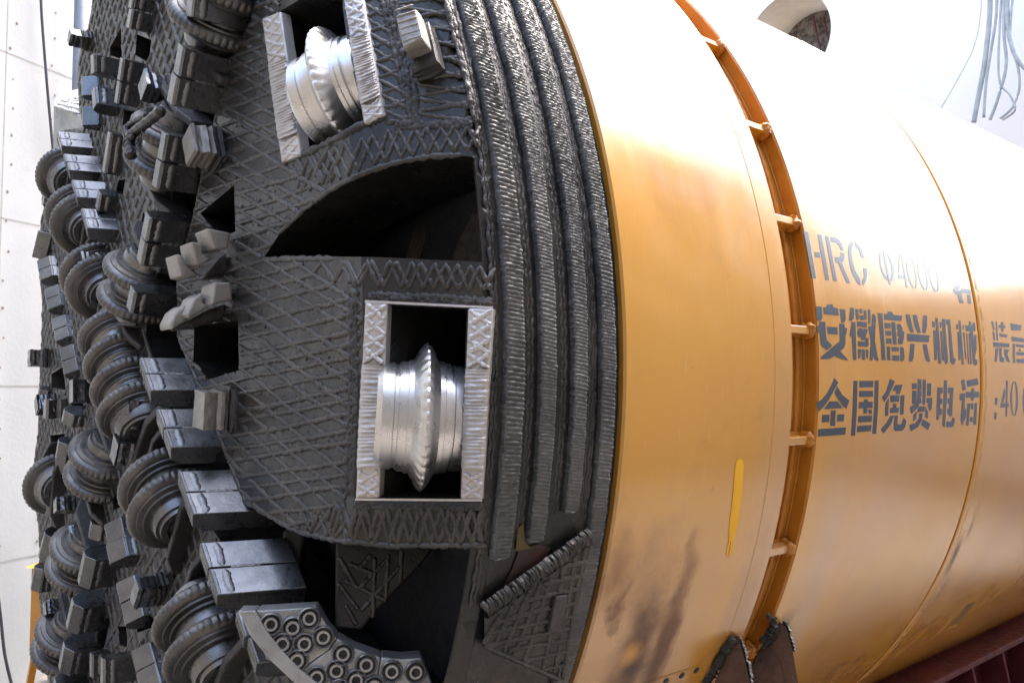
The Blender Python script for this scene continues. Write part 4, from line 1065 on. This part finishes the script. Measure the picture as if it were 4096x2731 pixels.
bt(K2, (1945, 270), (1995, 590), 2215, 2330, T=.08)
bt(K1, (250, 400), (215, 540), 380, 480, T=.05, mat=M_SCR)
bt(K1, (1095, 830), (1135, 1010), 1320, 1480, T=.07, mat=M_SCR)
bt(K4, (2110, 490), (2085, 945), 2345, 2480, T=.08)
bt(K4, (62, -10), (58, 190), 205, 300, T=.06, mat=M_SCR)
bt(K4, (560, 335), (562, 610), 725, 800, T=.06, mat=M_SCR)
bt(K4, (255, 585), (245, 810), 425, 500, T=.06, mat=M_SCR)
bt(K4, (1240, 590), (1215, 935), 1450, 1540, T=.07, mat=M_SCR)
bt(K4, (1095, 1100), (1045, 1360), 1290, 1470, T=.07, mat=M_SCR)
bt(K3, (680, 420), (640, 560), 860, 990, T=.06, mat=M_SCR)
bt(K2, (235, 1060), (215, 1250), 360, 490, T=.05, mat=M_SCR)
bt(K5, (510, 400), (520, 560), 650, 800, T=.06, mat=M_SCR)
bt(K5, (660, 740), (690, 880), 840, 930, T=.06, mat=M_SCR)
bt(K5, (275, 120), (280, 300), 420, 440, T=.05, mat=M_SCR)
bt(K6, (235, 590), (250, 760), 390, 560, T=.06, mat=M_SCR)
bt(K6, (1340, 470), (1270, 700), 1530, 1660, T=.05, mat=M_SCR)
bt(K6, (1480+0, 470), (1470, 560), 1640, 1690, T=.05, mat=M_BASE)
bt(K3, (130, 1990), (150, 2170), 260, 380, T=.05, mat=M_SCR)
bt(K4, (140, 550), (160, 690), 240, 380, T=.05, mat=M_SCR)
# rim bit beside the tilted box
def rim_bit(cpx, up_px, n_extra):
    q, s, th = surf(*cpx); n = nrm(s, th); u = (surf(*up_px)[0]-q); u = (u-n*u.dot(n)).normalized(); v = n.cross(u)
    def sec(z, k, jit): 
        return [q+n*(z+random.gauss(0, .002))+u*(.048*a*k*(1+random.gauss(0, jit)))+v*(.027*b*k*(1+random.gauss(0, jit))) for a, b in ((-1, -1), (0, -1.05), (1, -1), (1.03, 0), (1, 1), (0, 1.05), (-1, 1), (-1.03, 0))]
    m = MB(); m.loft([sec(-.02+.0072*i, 1.35-.02*i-(.06 if i % 2 else 0), .03) for i in range(10)])
    o = m.build('ripper_bit', M_BASE, ch)
    m = MB(); sl2 = u*.02
    m.loft([[p+u*.014 for p in sec(.045+.0125*i, .93-(.05 if i == 4 else 0), .012)] for i in range(5)])
    m.build('bit_cap', M_BIT, o, bevel=.006)
    m = MB()
    for k in range(6):
        c = q+n*.20; 
        m.bead([q+n*.097+u*(.022-.042+.017*k+.006*j/6)+v*(-.023+.046*j/6) for j in range(7)], [n]*7, .003, .2)
    m.build('cap_ridge', M_BIT, o, smooth=True, fix=False)
rim_bit(C4((1568, 392))[0], C4((1528, 230))[0], 0)
# stepped rippers beside the windows
C2 = K(0, 910, .5805)
for kk, blocks in enumerate(([((1425, 3), (1590, 35), (1577, 145), (1475, 150)), ((1318, 95), (1395, 110), (1400, 180), (1470, 215), (1380, 262), (1350, 255)), ((1215, 180), (1262, 190), (1275, 250), (1375, 330), (1300, 345), (1250, 335))],
        [((1480, 375), (1590, 375), (1605, 500), (1455, 535)), ((1345, 480), (1397, 445), (1402, 520), (1440, 545), (1300, 630), (1285, 600)), ((1215, 580), (1280, 530), (1292, 600), (1300, 640), (1185, 705), (1175, 660))])):
    sp = None
    for i, bp in enumerate(blocks):
        y = -1.12+.045*i; p0 = Vector((0, y, 0)); q = [plane(x, yy, p0, Vector((0, 1, 0))) for x, yy in C2(*bp)]
        m = MB(); m.prism(q, Vector((.0, .10, 0)))
        if sp is None: sp = m.build('stepped_ripper', M_BIT, ch, bevel=.006)
        else: m.build('ripper_step', M_BIT, sp, bevel=.006)
    tail = (((1500, 215), (1590, 140), (1650, 120), (1660, 260), (1560, 330), (1400, 345)), ((1180, 705), (1440, 560), (1640, 500), (1645, 560), (1500, 640), (1340, 690)))[kk]
    p0 = Vector((0, -1.03, 0)); m = MB(); m.prism([plane(x, yy, p0, Vector((0, 1, 0))) for x, yy in C2(*tail)], Vector((.02, .09, 0))); m.build('weld_base', M_BASE, sp, bevel=.01)

# ---- bolted bucket lips
def lip(polys, rimpoly, p0, n, thick, bolts, br):
    n = Vector(n).normalized(); base = None
    for po in polys:
        q = [plane(x, y, p0, n) for x, y in dens(po, 22)]
        m = MB(); m.prism(q, -n*thick); o = m.build('bucket_lip', M_LIP, ch, bevel=.004)
        base = base or o
    if rimpoly:
        q = [plane(x, y, p0+n*.012, n) for x, y in dens(rimpoly, 22)]
        m = MB(); m.prism(q, -n*(thick*.9)); m.build('lip_edge', M_LIP, ch, bevel=.006)
    e = n.cross(Vector((0, 0, 1))).normalized(); f = e.cross(n)
    for x, y in bolts:
        c = plane(x, y, p0, n)
        def rg(r, z, k=28): return [c+n*z+e*(r*math.cos(2*math.pi*i/k))+f*(r*math.sin(2*math.pi*i/k)) for i in range(k)]
        m = MB(); m.loft([rg(br*1.42, .0), rg(br*1.36, .008), rg(br*1.24, .011), rg(br*1.12, .006), rg(br*1.10, -.0)], cap=False)
        m.loft([rg(br*.86, .001), rg(br*.86, .0065), rg(br*.80, .009), rg(br*.52, .009)], cap=False)
        hx = [c+n*.009+e*(br*.5*math.cos(math.pi*i/3+.3))+f*(br*.5*math.sin(math.pi*i/3+.3)) for i in range(6)]
        m.loft([hx, [p-n*.008 for p in hx]], cap=False)
        bo = m.build('bolt', M_BOLT, base, smooth=True); bo.modifiers.new('e', 'EDGE_SPLIT').split_angle = R_(35)
        m = MB(); m.add(rg(br*1.09, .0008), [range(28)]); 
        m.build('bolt_hole', M_BASE, base)
P0 = surf(1230, 2600)[0]+Vector((-.06, -.05, 0)); NL = Vector((-.50, -.84, .10))
lip([C6((385, 1068), (800, 1042), (825, 1090), (880, 1180), (945, 1255), (890, 1335), (700, 1472), (560, 1330), (460, 1200)),
     C6((702, 1474), (892, 1337), (947, 1257), (1060, 1325), (1245, 1390), (1225, 1500), (1220, 1700), (900, 1700)),
     C6((1247, 1388), (1390, 1402), (1525, 1390), (1570, 1480), (1640, 1700), (1222, 1700), (1228, 1500))],
    C6((262, 1068), (383, 1066), (455, 1200), (560, 1335), (690, 1470), (830, 1580), (1000, 1700), (820, 1700), (640, 1560), (480, 1410), (350, 1250)),
    P0, NL, .09, C6((490, 1160), (640, 1185), (755, 1120), (570, 1295), (720, 1295), (850, 1250), (670, 1410), (985, 1365), (1145, 1440), (805, 1525), (940, 1480), (1075, 1545), (1320, 1485), (1485, 1490), (1200, 1590), (960, 1610)), .019)
# far bucket lip, upper left
P1 = xplane(*K1((160, 1210))[0], 1.06); N1 = Vector((-.10, -.42, .90))
lip([K1((45, 1240), (50, 1180), (100, 1115), (200, 1070), (330, 1048), (480, 1040), (500, 1420), (345, 1358), (250, 1318), (150, 1278))], None, P1, N1, .34,
    K1((215, 1290), (205, 1245), (245, 1205), (300, 1180), (275, 1310), (285, 1255), (340, 1215), (345, 1275), (350, 1330)), .034)

# ---- inside the openings
m = MB(); m.add([(1.285, -2.025*math.cos(i*math.pi/48), 2.025*math.sin(i*math.pi/48)) for i in range(96)], [range(96)]); m.build('dark_backing', M_DARK, sh)  # near-black disc set forward to block light and keep the openings dark
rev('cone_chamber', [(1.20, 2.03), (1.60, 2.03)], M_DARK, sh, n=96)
M_DKO = steel('chamber_orange_shade', (.010, .0045, .003), (.016, .006, .003), 0, .5, .7)  # orange darkened almost to black for the shade in the chamber
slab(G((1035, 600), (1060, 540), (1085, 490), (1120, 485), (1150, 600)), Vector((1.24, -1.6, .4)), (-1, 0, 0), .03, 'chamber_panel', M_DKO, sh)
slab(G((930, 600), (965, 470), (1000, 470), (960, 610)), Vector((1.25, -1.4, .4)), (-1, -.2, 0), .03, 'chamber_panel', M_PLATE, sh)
# strut and hanging plate in the lower opening
slab(G((652, 1215), (702, 1215), (668, 1410), (612, 1405)), Vector((1.0, -1.30, -.6)), (-.55, -.8, .1), .12, 'opening_strut', M_PLATE, ch, bevel=.008)
tp, pts, n = slab(G((772, 1240), (1010, 1240), (965, 1300), (865, 1400), (832, 1446), (770, 1442)), Vector((1.16, -1.62, -.55)), (-.45, -.85, .2), .05, 'hanging_plate', M_PLATE, ch, bevel=.006)
m = MB(); p0 = pts[0]
for ln in (((960, 700), (1080, 920)), ((950, 880), (1090, 1060)), ((1020, 740), (1210, 820)), ((1090, 920), (1300, 700)), ((1110, 1070), (1380, 760)), ((1205, 700), (1190, 1120)), ((1295, 680), (1280, 990)), ((1390, 650), (1380, 880)), ((1000, 860), (1200, 960)), ((1180, 680), (1080, 790)), ((1000, 1030), (1080, 1170)), ((1200, 960), (1290, 1000))):
    q = [plane(x, y, p0, n) for x, y in dens(C6(*ln), 5, False)]; m.bead(q, [n]*len(q), .0065, .2)
m.build('plate_hardfacing', M_GRID, tp, smooth=True, fix=False)

# ---- wear plate at the foot of the rim
wp = decal('wear_plate', [G((1113, 1405), (1352, 1232), (1357, 1255), (1330, 1360), (1305, 1500), (1240, 1575), (1200, 1540), (1112, 1490))], 2.066, M_PLATE, ch)
m = MB()
def cbeads(mb, lines, r, rad, step=7, jit=.3):
    for ln in lines:
        q = [cyl(x+random.gauss(0, .5), y+random.gauss(0, .5), rad) for x, y in dens(ln, step, False)]
        mb.bead(q, [Vector((0, p.y, p.z)).normalized() for p in q], r, jit if r < .015 else .1)
cbeads(m, [C9(*l) for l in (((870, 660), (800, 1080), (720, 1500)), ((790, 740), (720, 1100), (640, 1480)), ((700, 810), (610, 1120), (510, 1420)), ((620, 880), (520, 1180), (440, 1370)), ((540, 940), (440, 1180), (370, 1350)), ((440, 1020), (350, 1200), (300, 1330)), ((350, 1090), (265, 1230), (235, 1300)),
    ((760, 765), (940, 735)), ((640, 885), (920, 825)), ((520, 1000), (890, 915)), ((410, 1120), (870, 1010)), ((310, 1155), (690, 1045)), ((250, 1225), (850, 1105)), ((250, 1310), (840, 1185)), ((400, 1340), (830, 1265)), ((500, 1420), (820, 1345)), ((640, 1475), (800, 1440)), ((235, 1310), (500, 1430), (750, 1540)), ((950, 560), (880, 900), (780, 1540)))], .0065, 2.0665)
m.build('plate_hardfacing', M_GRID, wp, smooth=True, fix=False)
m = MB()
cbeads(m, [C9((238, 1075), (480, 905), (720, 735), (960, 560))], .021, 2.068, 2.2); m.build('diagonal_weld_bar', M_GRID, wp, smooth=True, fix=False)
m = MB(); q = [cyl(x, y, 2.078) for x, y in C9((735, 975), (815, 965), (770, 1235), (680, 1230))]; m.prism(q, Vector((0, 0, 0))+Vector((0, q[0].y, q[0].z)).normalized()*-.02); m.build('pocket_block', M_BASE, wp, bevel=.004)
M_REDP = steel('red_primer', (.022, .012, .012), (.055, .014, .013), 0, .5, .7, 20, .002)
decal('primer_patch', [C9((430, 780), (480, 640), (620, 610), (700, 640), (560, 800), (430, 900), (350, 930))], 2.052, M_REDP, ch)
M_YP = steel('old_yellow_paint', (.09, .06, .012), (.03, .028, .018), 0, .5, .7, 20, .002)
decal('paint_patch', [C9((470, 500), (505, 470), (520, 600), (560, 640), (450, 660))], 2.0525, M_YP, ch)

# frayed rope caught on a cutter, and a thin rod
M_ROPE = steel('wet_black_rope', (.010, .009, .009), (.03, .026, .024), 0, .25, .5, 160, .006)
m = MB()
def rp(*pts): return [xplane(x, y, .77-.02*i/len(pts)) for i, (x, y) in enumerate(K2(*pts))]
m.tube(curve(rp((1600, 130), (1440, 260), (1300, 370), (1245, 430), (1235, 540), (1250, 660)), 10), lambda i: .015+.0012*math.sin(i*1.3), 8)
m.tube(curve(rp((1430, 180), (1290, 250), (1205, 320), (1215, 410), (1270, 440)), 10), lambda i: .009+.001*math.sin(i*1.7), 8)
m.tube(curve(rp((1240, 460), (1200, 510), (1165, 560), (1190, 640)), 10), .006, 8)
for k in range(14):
    a = (1300+random.gauss(0, 60), 420+random.gauss(0, 50)); m.tube(curve(rp(a, (a[0]+random.gauss(20, 30), a[1]+60), (a[0]+random.gauss(10, 30), a[1]+130)), 5), .0022, 4)
tag(m.build('rope', M_ROPE, smooth=True), 'frayed black rope looped over a disc cutter on the upper left of the head', 'rope')
m = MB(); q = K3((1085, 1165), (1312, 1170)); m.tube([xplane(*q[0], .86), xplane(*q[1], .90)], .006, 8); m.build('thin_rod', M_BASE, ch)
